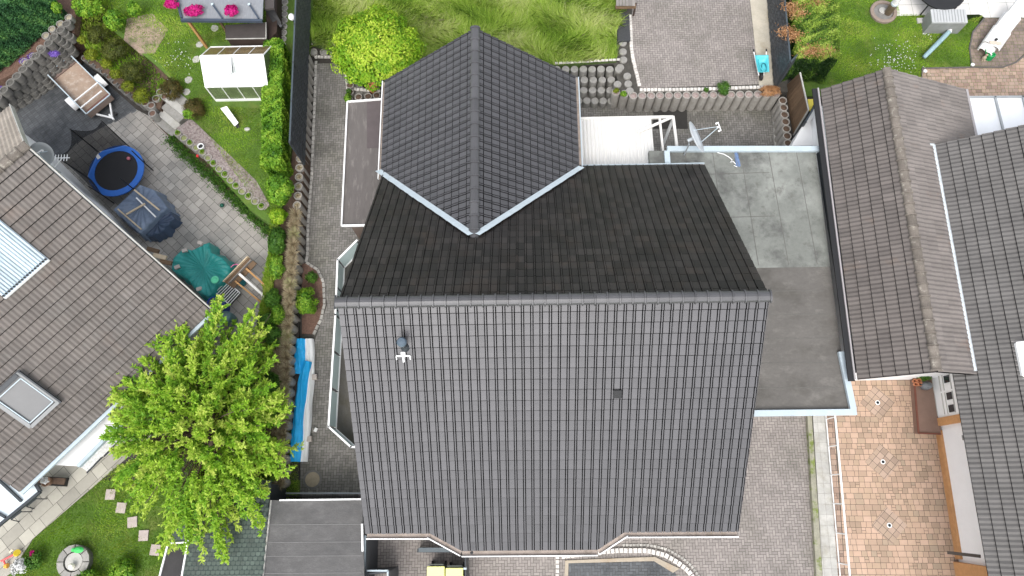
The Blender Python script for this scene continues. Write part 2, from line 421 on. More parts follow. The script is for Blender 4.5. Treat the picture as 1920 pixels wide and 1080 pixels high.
turfD = mat('meadow', (.08,.13,.03), .95, .3, 2, bump=.02, bsc=60)
white = mat('white_paint', (.78,.78,.77), .6, .03, 2)
whiteP = mat('white_plaster', (.80,.80,.80), .7, .03, 2)
trim = mat('zinc_trim', (.42,.49,.53), .45, .08, 3, metal=0.)
zinc = mat('zinc_valley', (.60,.68,.72), .35, .10, 6, bump=.004, bsc=25)
dark = mat('anthracite_metal', (.035,.04,.046), .45, .15, 6)
under = mat('tile_gap_shade', (.006,.006,.006), 1., 0, spec=0.)  # black seen through the tile gaps, standing in for their shadow
black = mat('black_plastic', (.015,.015,.016), .5, .1, 4)
felt = mat('roof_felt', (.095,.092,.09), .85, .16, 2., bump=.01, bsc=25, stains=(((.14,.137,.133), 3.5, .5, .7, .5),((.07,.07,.07), 1.2, .5, .65, .5)), aniso=(.9,1.6,1))
feltB = mat('roof_felt_brown', (.105,.094,.088), .85, .12, 2.5, bump=.006, bsc=25, stains=(((.24,.215,.20), 2.2, .53, .7, .5),), aniso=(3,.6,1))
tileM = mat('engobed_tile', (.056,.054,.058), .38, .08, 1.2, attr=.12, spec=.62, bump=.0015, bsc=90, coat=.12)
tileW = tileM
tileN = mat('shaded_rear_tile', (.024,.0205,.019), .5, .2, 1.0, attr=.4, spec=.35, bump=.002, bsc=60, stains=(((.035,.024,.018), 1.2, .5, .7, .6),))  # same tile as the front, rear slope's shade painted into the colour
capM = mat('engobed_ridge_cap', (.065,.064,.067), .36, .1, 1.2, attr=.15, spec=.6)
tileC = mat('concrete_tile_left', (.118,.103,.092), .7, .10, .7, attr=.12, bump=.004, bsc=70, stains=(((.15,.14,.13), .9, .5, .7, .4),((.13,.085,.06), .5, .6, .75, .35)))
tileR = mat('concrete_tile_right', (.108,.094,.086), .75, .10, .8, attr=.14, bump=.004, bsc=70, stains=(((.17,.10,.055), .6, .6, .75, .35),((.30,.29,.26), 9, .68, .76, .7)))
tileR2 = mat('concrete_tile_main', (.105,.099,.094), .7, .12, .8, attr=.10, bump=.004, bsc=70, stains=(((.30,.29,.27), 9, .70, .76, .7),))
lichen = mat('lichened_cap', (.15,.13,.11), .9, .25, 3, attr=.2, bump=.01, bsc=35, stains=(((.36,.34,.29), 6, .56, .68, .5),))
woodB = mat('brown_board', (.15,.095,.055), .8, .25, 3, attr=.25, aniso=(1,9,1))
woodG = mat('grey_board', (.24,.22,.20), .85, .25, 3, attr=.25)
woodO = mat('orange_timber', (.42,.23,.09), .65, .2, 6, attr=.1)
woodP = mat('pale_timber', (.55,.44,.30), .7, .15, 6, attr=.1)
glassM = mat('frosted_mint_glass', (.50,.61,.60), .18, .03, 2, spec=.6)
glassD = mat('dark_glass', (.03,.035,.04), .05, .05, 2, spec=.9)
bluegl = mat('pale_blue_roof_glass', (.62,.70,.73), .2, .05, 2, spec=.6)
# ------------------------------------------------------------------ setting: ground
struct(MB().face([(-300,-300,-1.35),(300,-300,-1.35),(300,300,-1.35),(-300,300,-1.35)]).build('ground', turfD))
front = PL([(655,925),(655,1180),(1545,1180),(1520,772),(1300,760),(1250,925)], 0)
wpath = PL([(592,117),(700,117),(720,200),(740,900),(700,945),(534,945),(540,640),(590,640),(614,570),(606,525),(574,492),(583,300)], 0)
struct(MB().prism(PL([(500,117),(745,117),(745,900),(1300,900),(1300,760),(1560,760),(1640,1200),(470,1200)], -.006), -1.3).build('plot_bed', jointG))
E2 = (-1.8,2.9)
pave('front_paving', front, 0, paver)
pave('side_path', wpath, 0, paverW)
lower = PL([(1040,150),(1490,160),(1490,320),(1040,320)], -.8)
pave('lower_yard_paving', lower, -.8, paverW, base=joint, depth=.4)
terr = PL([(1184,-60),(1400,-60),(1423,158),(1200,166),(1186,118)], .2)
pave('terrace_paving', terr, .2, paver)
struct(MB().prism(PL([(1030,-90),(1462,-90),(1478,172),(1165,176),(1150,120),(1030,125)], .19), -1.2).build('terrace_bed', jointG))
strip = PL([(1400,-60),(1436,-60),(1452,168),(1424,166)], .2)
struct(MB().prism([p+Vector((0,0,.012)) for p in strip], .1).build('concrete_strip', mat('stained_concrete', (.46,.42,.34), .9, .15, 2, bump=.004, stains=(((.28,.22,.13), 1.5, .5, .7, .6),))))
setts('terrace_kerb', PL([(1181,28),(1184,90),(1187,112),(1194,140),(1199,162)], .2)[:], .22, .16, .16, sett)
setts('terrace_edge_kerb', PL([(1199,169),(1300,168),(1446,163)], .2), .22, .15, .15, sett)
setts('lawn_kerb', PL([(1040,121),(1162,114)], .3), .40, .1, .16, sett)
# long meadow behind the house
mead = PL([(582,-60),(1176,-60),(1176,16),(1158,20),(1156,113),(1060,121),(880,130),(660,110),(584,78)], .35)
struct(MB().prism(mead, -1.2).build('meadow_ground', turfD))
struct(MB().prism(PL([(582,74),(660,74),(700,180),(700,118),(582,118)], .02), -1.2).build('kerb_bed', joint))
setts('meadow_kerb', PL([(584,83),(640,84)], .1), .14, .1, .14, sett)
setts('path_head_kerb', PL([(590,108),(650,108)], .0), .05, .14, .14, sett)
setts('path_kerb', PL([(593,115),(590,200),(585,330),(578,420),(577,480),(574,492),(596,506),(607,530),(609,570),(602,600),(588,628)], 0), .03, .13, .2, mat('path_sett', (.36,.345,.315), .85, .15, 5, attr=.2))
setts('bed_kerb', PL([(647,118),(655,192)], 0), .04, .14, .15, sett)
setts('bed_kerb_back', PL([(662,168),(714,172)], 0), .04, .14, .15, sett)
gr = mat('meadow_grass', (0,0,0), .8, 0, ramp=((.09,.19,.018),(.23,.39,.035),(.40,.56,.08),(.58,.68,.20),(.70,.68,.38)), trans=.35)
grL = mat('lawn_grass', (0,0,0), .8, 0, ramp=((.11,.24,.018),(.22,.41,.025),(.34,.52,.045),(.54,.58,.15)), trans=.3)
grass('meadow_grass', mead, .35, 75000, .42, .016, gr, 'long uncut meadow grass bent over behind the dark tiled house', lean=1.0, flow=1.2, clump=1.7)
# curved bed by the path
struct(MB().prism(PL([(576,494),(594,508),(605,532),(606,570),(600,598),(586,626),(566,626),(566,494)], .05), -.3).build('mulch_bed', mulch))
# left neighbour: patio, trailer yard, lawn
ZP = .2; ZL = .95
patio = PL([(255,205),(300,228),(505,432),(515,500),(515,640),(440,690),(60,660),(40,380),(150,262)], ZP)
pave('patio_slabs', patio, ZP, slabm, 'slab', .38, .3, R(-43), gap=.012)
struct(MB().prism(PL([(-150,60),(320,60),(560,400),(560,900),(-150,900)], ZP-.004), -1.3).build('patio_bed', joint))
pave('dark_yard_paving', PL([(-40,215),(60,190),(160,118),(205,160),(258,207),(152,264),(20,400),(-40,330)], ZP), ZP, paverD, 'grid', .2, .1, R(40), gap=.008)
lawnL = PL([(205,-60),(590,-60),(570,90),(540,330),(520,430),(470,395),(385,300),(364,250),(354,196),(336,172),(322,150),(290,120),(215,60)], ZL)
struct(MB().prism(lawnL, -1.2).build('left_lawn', turf))
grass('lawn_grass', PL([(205,-60),(510,-40),(500,60),(375,90),(400,200),(530,205),(520,420),(480,380),(400,270),(366,225),(356,180),(335,160),(300,120),(215,50)], ZL), ZL, 60000, .07, .016, grL, 'short green lawn with yellow patches beside the greenhouse', lean=.6, clump=2.)
bedm = mat('gravel_bed', (.30,.255,.24), .95, .25, 14, bump=.03, bsc=45, stains=(((.14,.10,.09), 12, .45, .6, .8),))
struct(MB().prism(PL([(338,236),(358,222),(425,285),(480,338),(506,385),(496,394),(470,370),(400,302),(330,240)], ZL+.02), ZL-.3).build('gravel_bed', bedm))
struct(MB().prism(PL([(238,35),(285,25),(315,55),(290,100),(262,100),(232,75)], ZL+.015), ZL-.3).build('bare_bed', mat('bare_bed', (.33,.25,.19), .95, .25, 10, bump=.03, bsc=30, stains=(((.12,.15,.05), 3, .5, .65, .8),))))
struct(MB().prism(PL([(150,60),(230,30),(318,150),(308,180),(300,205),(265,190),(175,118)], .75), -.5).build('shrub_bed', soil))
struct(MB().prism(PL([(285,225),(320,232),(515,415),(515,455),(500,440),(300,240)], ZP+.03), -.3).build('border_bed', soil))
# planted bank between left garden and the path
struct(MB().prism(PL([(500,-40),(560,-40),(572,300),(560,420),(545,560),(540,640),(525,930),(480,930),(505,560),(508,440),(520,330)], .8), -.5).build('hedge_bed', soil))
# bottom left
struct(MB().prism(PL([(-150,780),(560,640),(560,1200),(-200,1200)], ZP-.008), -1.3).build('back_garden_ground', turf))
terr2 = PL([(-60,850),(150,700),(330,780),(225,870),(62,1010),(20,1075),(-60,1130)], ZP+.02)
pave('back_patio', terr2, ZP+.02, slabL, 'slab', .6, .42, R(45), gap=.012)
struct(MB().prism(PL([(-60,850),(150,700),(330,780),(225,870),(62,1010),(20,1075),(-60,1130)], ZP+.012), 0).build('back_patio_bed', joint))
grass('back_lawn_grass', PL([(62,1012),(222,872),(560,800),(560,1120),(20,1120),(22,1076)], ZP), ZP, 60000, .07, .016, grL, 'short mown lawn with stepping stones beside the back patio', lean=.6, clump=2.)
# right neighbour
lawnR = PL([(1470,-60),(1700,-60),(1690,30),(1925,50),(1925,180),(1500,180)], .1)
struct(MB().prism(lawnR, -1.3).build('right_lawn', turf))
struct(MB().prism(PL([(1470,100),(1560,100),(2100,100),(2100,1250),(1545,1250),(1525,770),(1500,720)], -.012), -1.3).build('right_bed', joint))
grass('right_lawn_grass', PL([(1555,-40),(1680,-40),(1686,28),(1735,28),(1740,58),(1842,30),(1822,60),(1815,90),(1822,126),(1728,128),(1726,160),(1540,160),(1560,80)], .1), .1, 42000, .06, .016, grL, 'short mown lawn dotted with daisies beside the storage box', lean=.5, clump=2.)
pave('white_terrace', PL([(1676,-60),(2000,-60),(2000,33),(1846,33),(1836,27),(1682,30)], .11), .11, slabW, 'grid', .8, .8, 0, gap=.01)
pave('brown_path', PL([(1730,127),(1880,127),(1905,118),(1960,60),(1960,186),(1810,181),(1800,165),(1728,160)], .11), .11, brownp, 'mixed', .16, .16)
pave('grey_brown_terrace', PL([(1846,34),(1960,34),(1960,60),(1905,116),(1880,125),(1825,124),(1818,90),(1824,60)], .115), .115, brownp2, 'mixed', .16, .16)
kerbD = mat('dark_kerb', (.12,.11,.10), .9, .1, 5)
struct(MB().tube(PL([(1728,160),(1729,128),(1822,126),(1818,90),(1824,60),(1846,34)], .14), .035, 6).tube(PL([(1822,126),(1880,126),(1905,117),(1925,100)], .14), .035, 6).build('lawn_edging', kerbD))
drv = PL([(1566,690),(1720,690),(1840,1200),(1592,1200),(1562,780)], 0)
INL = [P(1645,755), P(1655,866), P(1667,985)]
HO = []
for p in INL: HO.append([(p.x+.62,p.y),(p.x,p.y+.62),(p.x-.62,p.y),(p.x,p.y-.62)])
drvb = PL([(1560,690),(1780,690),(1870,1200),(1592,1200)], 0)
pave('right_driveway', drvb, 0, orange, 'mixed', .19, .19, R(-1))
for p, h in zip(INL, HO):
    o = pave('driveway_inlay', [Vector((q[0], q[1], .012)) for q in h], .012, mat('inlay_paver', (0,0,0), .8, .08, ramp=((.30,.22,.165),(.42,.31,.24),(.35,.26,.19))), 'grid', .22, .22, R(45), base=joint, depth=.006)
    t = thing('ground_light', 'round white ground light in a diamond of pavers, %s' % ['nearest the doorstep','middle one of the three','nearest the bottom of the picture'][INL.index(p)], 'ground light', (p.x, p.y, 0), 0, 'ground lights in the terracotta driveway')
    MB().lathe((p.x,p.y,.012), [(.085,-.02),(.085,.02),(.055,.024),(.055,.012)], 20).build('rim', white, t); MB().lathe((p.x,p.y,.014), [(.054,.0),(.054,.014),(.0,.016)], 16).build('lens', glassD, t)
pave('strip_paving', PL([(1530,778),(1563,778),(1592,1200),(1548,1200)], 0), .0, brownp, 'mixed', .19, .19)
pave('kerb_walk', PL([(1524,778),(1549,778),(1574,1120),(1545,1120)], .12), .12, concL, 'grid', .26, .35, R(-2), gap=.01, base=conc, depth=.4)
struct(MB().prism(PL([(1514,776),(1522,776),(1545,1120),(1533,1120)], .2), -.2).build('boundary_kerb', mat('mossy_concrete', (.27,.26,.2), .95, .25, 4, bump=.01, stains=(((.13,.17,.03), 2.5, .5, .62, .9),))))
# ------------------------------------------------------------------ main house
ZR = 7.96; ZE = 2.85
house = thing('house', 'large detached house with dark tiled roof, cross gable wing and zinc valleys', 'house', (.78, 5., 0))
AL, AR = P(634,568,ZR), P(1442,556,ZR)
SL, SR = P(686,1000,ZE), P(1384,996,ZE)
NL, NR = P(722,314,2.73), P(1321,311,2.73)
ridgeY = (AL.y+AR.y)/2
prof = [(0,.018),(.585,.018),(.586,-.01),(.70,-.01),(.701,.03),(.84,.03),(.841,-.01),(.96,-.01),(.961,.018),(1.0,.018)]
# bay extension of the south roof
nS = (AR-AL).cross(SL-AL).normalized(); nS = nS if nS.z > 0 else -nS
def onS(x, y): return on_plane(x, y, AL, nS)
tiles('roof_tiles', AL, AR, SR, SL, 46, 23, prof, tileM, house, skip=(2,6), rg=.09)
b0, b1, b2, b3 = onS(806,1000), onS(866,1033), onS(1120,1031), onS(1172,997)
ext = 26/23
SLx = AL+(SL-AL)*ext; SRx = AR+(SR-AR)*ext
c1 = Vector((b0.y-b1.y, -(b0.x-b1.x), 0)); c1 = c1 if c1.dot(Vector((-1,-1,0))) > 0 else -c1
c2 = Vector((b3.y-b2.y, -(b3.x-b2.x), 0)); c2 = c2 if c2.dot(Vector((1,-1,0))) > 0 else -c2
tiles('bay_roof_tiles', AL, AR, SRx, SLx, 46, 26, prof, tileM, house, skip=(2,6), rg=.09, v0=23/26+.0001, cuts=[(b0, c1), (b3, c2), (b1, Vector((0,-1,0)))])
profN = [(0,.018),(.68,.018),(.685,-.01),(.735,-.01),(.74,.045),(.90,.045),(.905,-.01),(.945,-.01),(.95,.018),(1.0,.018)]
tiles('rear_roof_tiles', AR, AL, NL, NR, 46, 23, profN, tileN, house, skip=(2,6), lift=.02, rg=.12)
# wing
ZW = 5.84; WR = P(888,54,ZW); WB = P(893,440,ZW)
WR.x = WB.x = (WR.x+WB.x)/2; WB.y -= .5
wl0, wr0 = P(716,154,ZE), P(1084,150,ZE); wl0.x += .12; wr0.x -= .1
yN = WR.y
wl0 = Vector((wl0.x, yN, ZE)); wr0 = Vector((wr0.x, yN, ZE)); wl1 = Vector((wl0.x, WB.y, ZE)); wr1 = Vector((wr0.x, WB.y, ZE))
nN = (AL-AR).cross(NR-AR).normalized(); nN = nN if nN.z > 0 else -nN
wc = int(round((yN-WB.y)/.25))
tiles('wing_roof_tiles', WB, WR, wl0, wl1, wc, 14, prof, tileW, house, skip=(2,6), lift=.025, rg=.15)
tiles('wing_roof_tiles', WR, WB, wr1, wr0, wc, 14, [(1-u, h) for u, h in prof][::-1], tileW, house, skip=(2,6), lift=.025, rg=.15)
# decks under the tiles
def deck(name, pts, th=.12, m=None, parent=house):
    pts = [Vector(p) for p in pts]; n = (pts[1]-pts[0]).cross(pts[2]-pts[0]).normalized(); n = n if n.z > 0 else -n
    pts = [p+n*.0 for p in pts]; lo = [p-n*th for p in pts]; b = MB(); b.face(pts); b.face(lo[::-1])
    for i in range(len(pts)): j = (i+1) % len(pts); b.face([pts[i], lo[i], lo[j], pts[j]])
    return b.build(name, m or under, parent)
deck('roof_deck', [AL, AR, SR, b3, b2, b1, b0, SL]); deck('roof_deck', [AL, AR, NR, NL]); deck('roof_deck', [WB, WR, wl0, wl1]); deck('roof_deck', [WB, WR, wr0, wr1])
# ridge caps
def caps(name, A, B, n, r, m, parent, lift=.0, gap=.05):
    A = Vector(A); B = Vector(B); d = (B-A)/n; L = d.length; x = d.normalized(); y = Vector((0,0,1)).cross(x).normalized(); b = MB()
    for i in range(n):
        a = random.random(); o = A+d*i; k = len(b.v); N = 9
        for s, rr in ((-.02, r), (.82, r*.97), (.83, r*1.2), (.95, r*1.2), (.955, r*.8)):
            for j in range(N+1):
                t = math.pi*(j/N)*1.1-.05*math.pi; p = o+x*(s*L)+y*(math.cos(t)*rr*1.05)+Vector((0,0,math.sin(t)*rr*.8+lift)); b.v.append(tuple(p))
        for q in range(4):
            for j in range(N):
                w = k+q*(N+1)+j; b.f.append((w, w+1, w+N+2, w+N+1)); b.a.append(a)
    return b.build(name, m, parent, smooth=False)
caps('ridge_caps', AL+Vector((-.05,0,.03)), AR+Vector((.05,0,.03)), 35, .15, capM, house)
caps('ridge_caps', Vector((WB.x, WB.y+.25, ZW+.03)), WR+Vector((0,.04,.03)), 17, .14, capM, house)
# valley flashing
def onN(x, y): return on_plane(x, y, AR, nN)+nN*.075
for side, sx in (('l', -1), ('r', 1)):
    xs = (wl0.x if sx < 0 else wr0.x)
    # intersection of wing slope and rear slope
    def zN(x, y): return AR.z - (nN.x*(x-AR.x)+nN.y*(y-AR.y))/nN.z
    slope = (ZW-ZE)/abs(WR.x-xs)
    def zw(x): return ZW-abs(x-WR.x)*slope
    pts = []
    for i in range(21):
        x = WR.x+(xs-WR.x)*i/20; z = zw(x); lo, hi = AR.y, NR.y+1
        for _ in range(40):
            mi = (lo+hi)/2
            if zN(x, mi) > z: lo = mi
            else: hi = mi
        pts.append(Vector((x, lo, z)))
    b = MB(); tn = (pts[-1]-pts[0]).normalized(); out = nN.cross(tn).normalized()
    if out.y > 0: out = -out
    for i in range(20):
        w = .22; a0, a1 = pts[i]+nN*.17, pts[i+1]+nN*.17
        b.face([a0-out*.03, a1-out*.03, a1+out*(w+rnd(-.012,.012)), a0+out*(w+rnd(-.012,.012))])
    b.build('valley_flashing', zinc, house)
# walls
def wallbox(x0, y0, x1, y1, zb, zt, m=whiteP, name='wall', parent=house): return MB().prism([(x0,y0,zt),(x1,y0,zt),(x1,y1,zt),(x0,y1,zt)], zb).build(name, m, parent)
hx0, hx1 = AL.x+.35, AR.x-.35
for (yy, s) in ((SL.y+.6, 1), (NR.y-.5, -1)): pass
b = MB(); gy0, gy1 = SL.y+.7, NR.y-.6
zg = lambda y: ZR-abs(y-ridgeY)*(ZR-ZE)/(ridgeY-SL.y)-.2
pr = [(gy0, -.9), (gy1, -.9), (gy1, zg(gy1)), (ridgeY, ZR-.2), (gy0, zg(gy0))]
k = len(b.v); b.v += [(hx0, y, z) for y, z in pr]+[(hx1, y, z) for y, z in pr]; b.f += [(0,1,2,3,4), (9,8,7,6,5)]+[(i, i+5, (i+1)%5+5, (i+1)%5) for i in range(5)]; b.a += [.5]*7
b.build('wall', whiteP, house)
b = MB(); wy = yN-.35; wx0, wx1 = wl0.x+.45, wr0.x-.45; zz = lambda x: ZW-abs(x-WR.x)*(ZW-ZE)/(WR.x-wl0.x)-.2
pr = [(wx0,-.9),(wx1,-.9),(wx1,zz(wx1)),(WR.x,ZW-.2),(wx0,zz(wx0))]
b.v += [(x, wy, z) for x, z in pr]+[(x, NR.y-1.5, z) for x, z in pr]; b.f += [(0,1,2,3,4), (9,8,7,6,5)]+[(i, i+5, (i+1)%5+5, (i+1)%5) for i in range(5)]; b.a += [.5]*7
b.build('wall', whiteP, house)
wallbox(b0.x+.9, SL.y-.1, b3.x-.9, gy0+.2, 0, ZE-.5)
# gutters
gut = mat('gutter_inside', (.36,.30,.26), .8, .2, 5, stains=(((.2,.16,.12), 3, .5, .7, .7),))
def gutter(pts, w=.15, parent=house, lipm=white, inm=gut, out=1):
    b = MB(); c = MB(); pts = [Vector(p) for p in pts]
    for i in range(len(pts)-1):
        a, e = pts[i], pts[i+1]; d = (e-a).normalized(); s = Vector((d.y, -d.x, 0))*out
        b.bar(a+s*w/2-Vector((0,0,.05)), e+s*w/2-Vector((0,0,.05)), w, .02)
        c.bar(a+s*w-d*.012, e+s*w+d*.012, .035, .1)
    g = b.build('gutter', inm, parent); c.build('gutter_lip', lipm, g, world=False) if False else None
    o = c.build('gutter_lip', lipm, parent); return g
dz = Vector((0,0,-.06))
gutter([SL+dz+Vector((.02,.0,0)), b0+dz, b1+dz, b2+dz, b3+dz, SR+dz+Vector((0,0,0))], .17, out=1)
gutter([NR+dz, Vector((wr0.x+.1, NR.y, 2.68))], .12, out=1, lipm=trim)
gutter([Vector((wl0.x, NR.y-.3, ZE-.05)), Vector((wl0.x, yN, ZE-.05))], .1, out=-1)
gutter([Vector((wr0.x, yN, ZE-.05)), Vector((wr0.x, NR.y, ZE-.05))], .12, out=-1, lipm=trim)
p = P(884,1037,ZE); MB().lathe((p.x,p.y,p.z-.16), [(.05,0),(.05,.06),(.0,.065)], 12).build('drain_hole', black, house)
# vent pipe, snow bracket and vent tile on the south slope
bp = on_plane(760,650,AL,nS)
v = thing('roof_vent', 'dark capped vent pipe leaning over the tiled south roof slope', 'vent pipe', bp)
MB().tube([bp-Vector((0,0,.1)), bp+Vector((0,0,.55))], .075, 12).lathe(bp+Vector((0,0,.02)), [(.15,-.1),(.12,.06),(.08,.12)], 14).build('pipe', dark, v, smooth=False)
MB().lathe(bp+Vector((0,0,.55)), [(.08,-.02),(.13,0),(.135,.07),(.10,.12),(.0,.13)], 16).build('cap', mat('blue_grey_metal', (.08,.11,.14), .4, .1, 6), v)
q = on_plane(757,664,AL,nS)+nS*.09; e = Vector((1,0,0)); dn = (SL-AL).normalized()
br = MB(); br.bar(q-e*.19, q+e*.19, .04, .03, up=nS).bar(q-e*.19, q-e*.19+dn*.12, .03, .03, up=nS).bar(q+e*.19, q+e*.19+dn*.12, .03, .03, up=nS).bar(q-dn*.12, q+dn*.02, .12, .05, up=nS).bar(q, q+dn*.2, .05, .02, up=nS)
o = br.build('roof_bracket', white, origin=q); tag(o, 'small white metal bracket screwed to the tiles below the vent pipe', 'roof bracket')
q = on_plane(1157,736,AL,nS)+nS*.06; MB().box(q, (.24,.26,.08), M=Matrix.Rotation(-math.atan2(ZR-ZE, ridgeY-SL.y), 4, 'X').inverted()).build('vent_tile', black, house)
# flat garage roof between the houses
ZG = 2.5
gar = thing('garage', 'long flat roofed garage with patched felt and zinc edge between the houses', 'garage', P(1450,520,0))
gc = PL([(1250,276),(1535,276),(1600,778),(1405,778)], ZG); gw = [Vector((4.6, gc[0].y, ZG)), gc[1], gc[2], Vector((4.6, gc[2].y, ZG))]
inn = [Vector((p.x+dx, p.y+dy, ZG-.06)) for p, dx, dy in zip(gw, (.1,-.1,-.1,.1), (-.1,-.1,.1,.1))]
ymid = P(1500,500,ZG).y
sp = [inn[0], inn[1], Vector((inn[1].x+(inn[2].x-inn[1].x)*.5, ymid, ZG-.06)), Vector((inn[0].x, ymid, ZG-.06))]
feltG = mat('felt_silver_green', (.165,.172,.155), .8, .16, .9, bump=.004, bsc=20, stains=(((.075,.075,.07), .9, .5, .64, .85),((.26,.27,.245), .6, .46, .62, .7),((.09,.085,.075), 3, .56, .7, .6)))
feltK = mat('felt_worn_brown', (.118,.110,.10), .8, .14, 1., bump=.004, bsc=20, stains=(((.18,.168,.152), 2.6, .53, .7, .55),((.07,.065,.055), .8, .5, .68, .7)), aniso=(.8,1.2,1))
MB().prism(sp, ZG-.3).build('roof_felt', feltG, gar)
sp2 = [sp[3]-Vector((0,0,.006)), sp[2]-Vector((0,0,.006)), Vector((inn[2].x, inn[2].y, ZG-.066)), Vector((inn[3].x, inn[3].y, ZG-.066))]
MB().prism(sp2, ZG-.3).build('roof_felt', feltK, gar)
sm = MB()
for i in range(1, 6):
    x = sp[0].x+(sp[1].x-sp[0].x)*i/6+.3; sm.bar((x, sp[0].y-.02, ZG-.056), (x+rnd(.1,.25), ymid+.1, ZG-.056), .018, .008)
for y in (ymid+1.9, ymid+3.6): sm.bar((6.6, y, ZG-.056), (9.0, y+.03, ZG-.056), .018, .008)
for i in range(1, 6):
    y = ymid+(inn[2].y-ymid)*i/6; sm.bar((5, y, ZG-.064), (10.4, y-.02, ZG-.064), .03, .008)
sm.build('felt_seams', mat('felt_seam', (.115,.11,.10), .85, .15, 5), gar)
tr = MB()
tr.bar(gc[0]+Vector((0,-.09,.02)), gc[1]+Vector((.12,-.09,.02)), .2, .14)
tr.build('parapet_trim', trim, gar, bevel=.01); tr = MB(); tr.bar(gw[3]+Vector((0,.09,.02)), gw[2]+Vector((.09,.09,.02)), .2, .14)
tr.build('parapet_trim', trim, gar, bevel=.01); tr = MB(); tr.bar(gw[0]+Vector((5.33-4.6,-.18,.024)), gw[0]+Vector((5.33-4.6,-1.0,.024)), .2, .14)
tr.build('parapet_trim', trim, gar, bevel=.01); tr = MB()
tt = P(1576,660,ZG); tr.bar(gw[2]+Vector((0,.18,.024)), Vector((tt.x, tt.y, ZG+.024)), .2, .14)
tr.build('parapet_trim', trim, gar, bevel=.01)
MB().prism([Vector((4.7, gw[0].y-.3, ZG-.31)), Vector((gw[1].x-.2, gw[1].y-.3, ZG-.31)), Vector((gw[2].x-.3, gw[2].y+.7, ZG-.31)), Vector((4.7, gw[3].y+.7, ZG-.31))], -.9).build('wall', whiteP, gar)
struct(MB().bar(P(1536,285,2.4), P(1600,700,2.4), .1, .3).build('joint_flashing', dark))
# brown shed roof on the west side
sh = thing('annex', 'narrow side annex with brown felt roof and white edge', 'annex', P(680,300,0))
sA, sB = P(652,192,2.2), P(641,424,2.2); xE = wx0
sh0 = [Vector((sA.x,sA.y,2.2)), Vector((xE, sA.y+.12, 2.2)), Vector((xE, sB.y, 2.2)), Vector((sB.x, sB.y, 2.2))]
MB().prism(sh0, 2.05).build('roof', feltB, sh)
MB().prism([Vector((p.x+dx, p.y+dy, 2.04)) for p, dx, dy in zip(sh0, (.12,0,0,.12), (-.2,-.2,.3,.3))], 0).build('wall', mat('brown_wall', (.16,.12,.1), .8, .1), sh)
tb = MB(); up = Vector((0,0,.03)); tb.bar(sh0[3]+up, sh0[0]+up, .05, .1).bar(sh0[0]+up, sh0[1]+up, .05, .1).bar(sh0[3]+up, sh0[2]+up, .06, .1); tb.build('roof_edge', white, sh)
pa = [P(688,191,2.205), P(715,187,2.205), P(715,277,2.205), P(688,278,2.205)]; MB().prism([p+Vector((0,0,.004)) for p in pa], 2.15).build('felt_patch', mat('felt_patch', (.085,.07,.07), .85, .1, 4), sh)
# balcony bay with frosted glass railing
ba = thing('balcony', 'bay shaped balcony with frosted mint glass railing and dark floor', 'balcony', P(660,640,0))
ZB = 1.05; rt = PL([(669,451),(633,487),(629,590),(616,800),(658,838),(700,840)], ZB+.95)
fl = [Vector((p.x, p.y, ZB)) for p in rt]; MB().prism(fl+[Vector((hx0+.1, fl[-1].y, ZB)), Vector((hx0+.1, fl[0].y+.3, ZB))], ZB-.2).build('floor', mat('balcony_floor', (.085,.08,.07), .8, .2, 2, stains=(((.05,.045,.03), 1, .5, .65, .8),)), ba)
MB().prism([Vector((p.x+.3, p.y, ZB-.2)) for p in fl]+[Vector((hx0+.1, fl[-1].y+.2, ZB-.2)), Vector((hx0+.1, fl[0].y-.1, ZB-.2))], 0).build('wall', whiteP, ba)
rail = MB(); 
rail2 = MB()
for i in range(len(rt)-1):
    a, e = rt[i], rt[i+1]; d = (e-a); n = max(1, round(d.length/1.25))
    rail.bar(a-d.normalized()*.03, e+d.normalized()*.03, .06, .05); lo = Vector((0,0,-.93)); rail.bar(a+lo, e+lo, .07, .07)
    for k in range(n):
        g0, g1 = a+d*((k+.04)/n), a+d*((k+.96)/n); MB().bar((g0+g1)/2-(g1-g0)/2+Vector((0,0,-.47)), g1+Vector((0,0,-.47)), .015, .84).build('glass_panel', glassM, ba)
        g = a+d*(k/n); MB().bar(g+lo, g, .04, .04).build('railing_post', dark, ba)
rail.build('railing', white, ba)
ch = MB(); q = P(652,580,ZB); ch.box((q.x+.1,q.y,ZB+.42),(.45,.5,.06)).bar((q.x-.1,q.y-.25,ZB+.45),(q.x-.2,q.y-.25,ZB+.95),.05,.04).bar((q.x-.1,q.y+.25,ZB+.45),(q.x-.2,q.y+.25,ZB+.95),.05,.04).bar((q.x-.2,q.y-.25,ZB+.93),(q.x-.2,q.y+.25,ZB+.93),.05,.25)
ct = thing('balcony_chair', 'dark chair standing on the balcony behind the glass railing', 'chair', (q.x, q.y, ZB)); ch.build('seat', dark, ct)
lg = MB(); [lg.bar((q.x+dx, q.y+dy, ZB), (q.x+dx, q.y+dy, ZB+.4), .03, .03) for dx in (-.1,.28) for dy in (-.22,.22)]; lg.build('leg_frame', dark, ct)
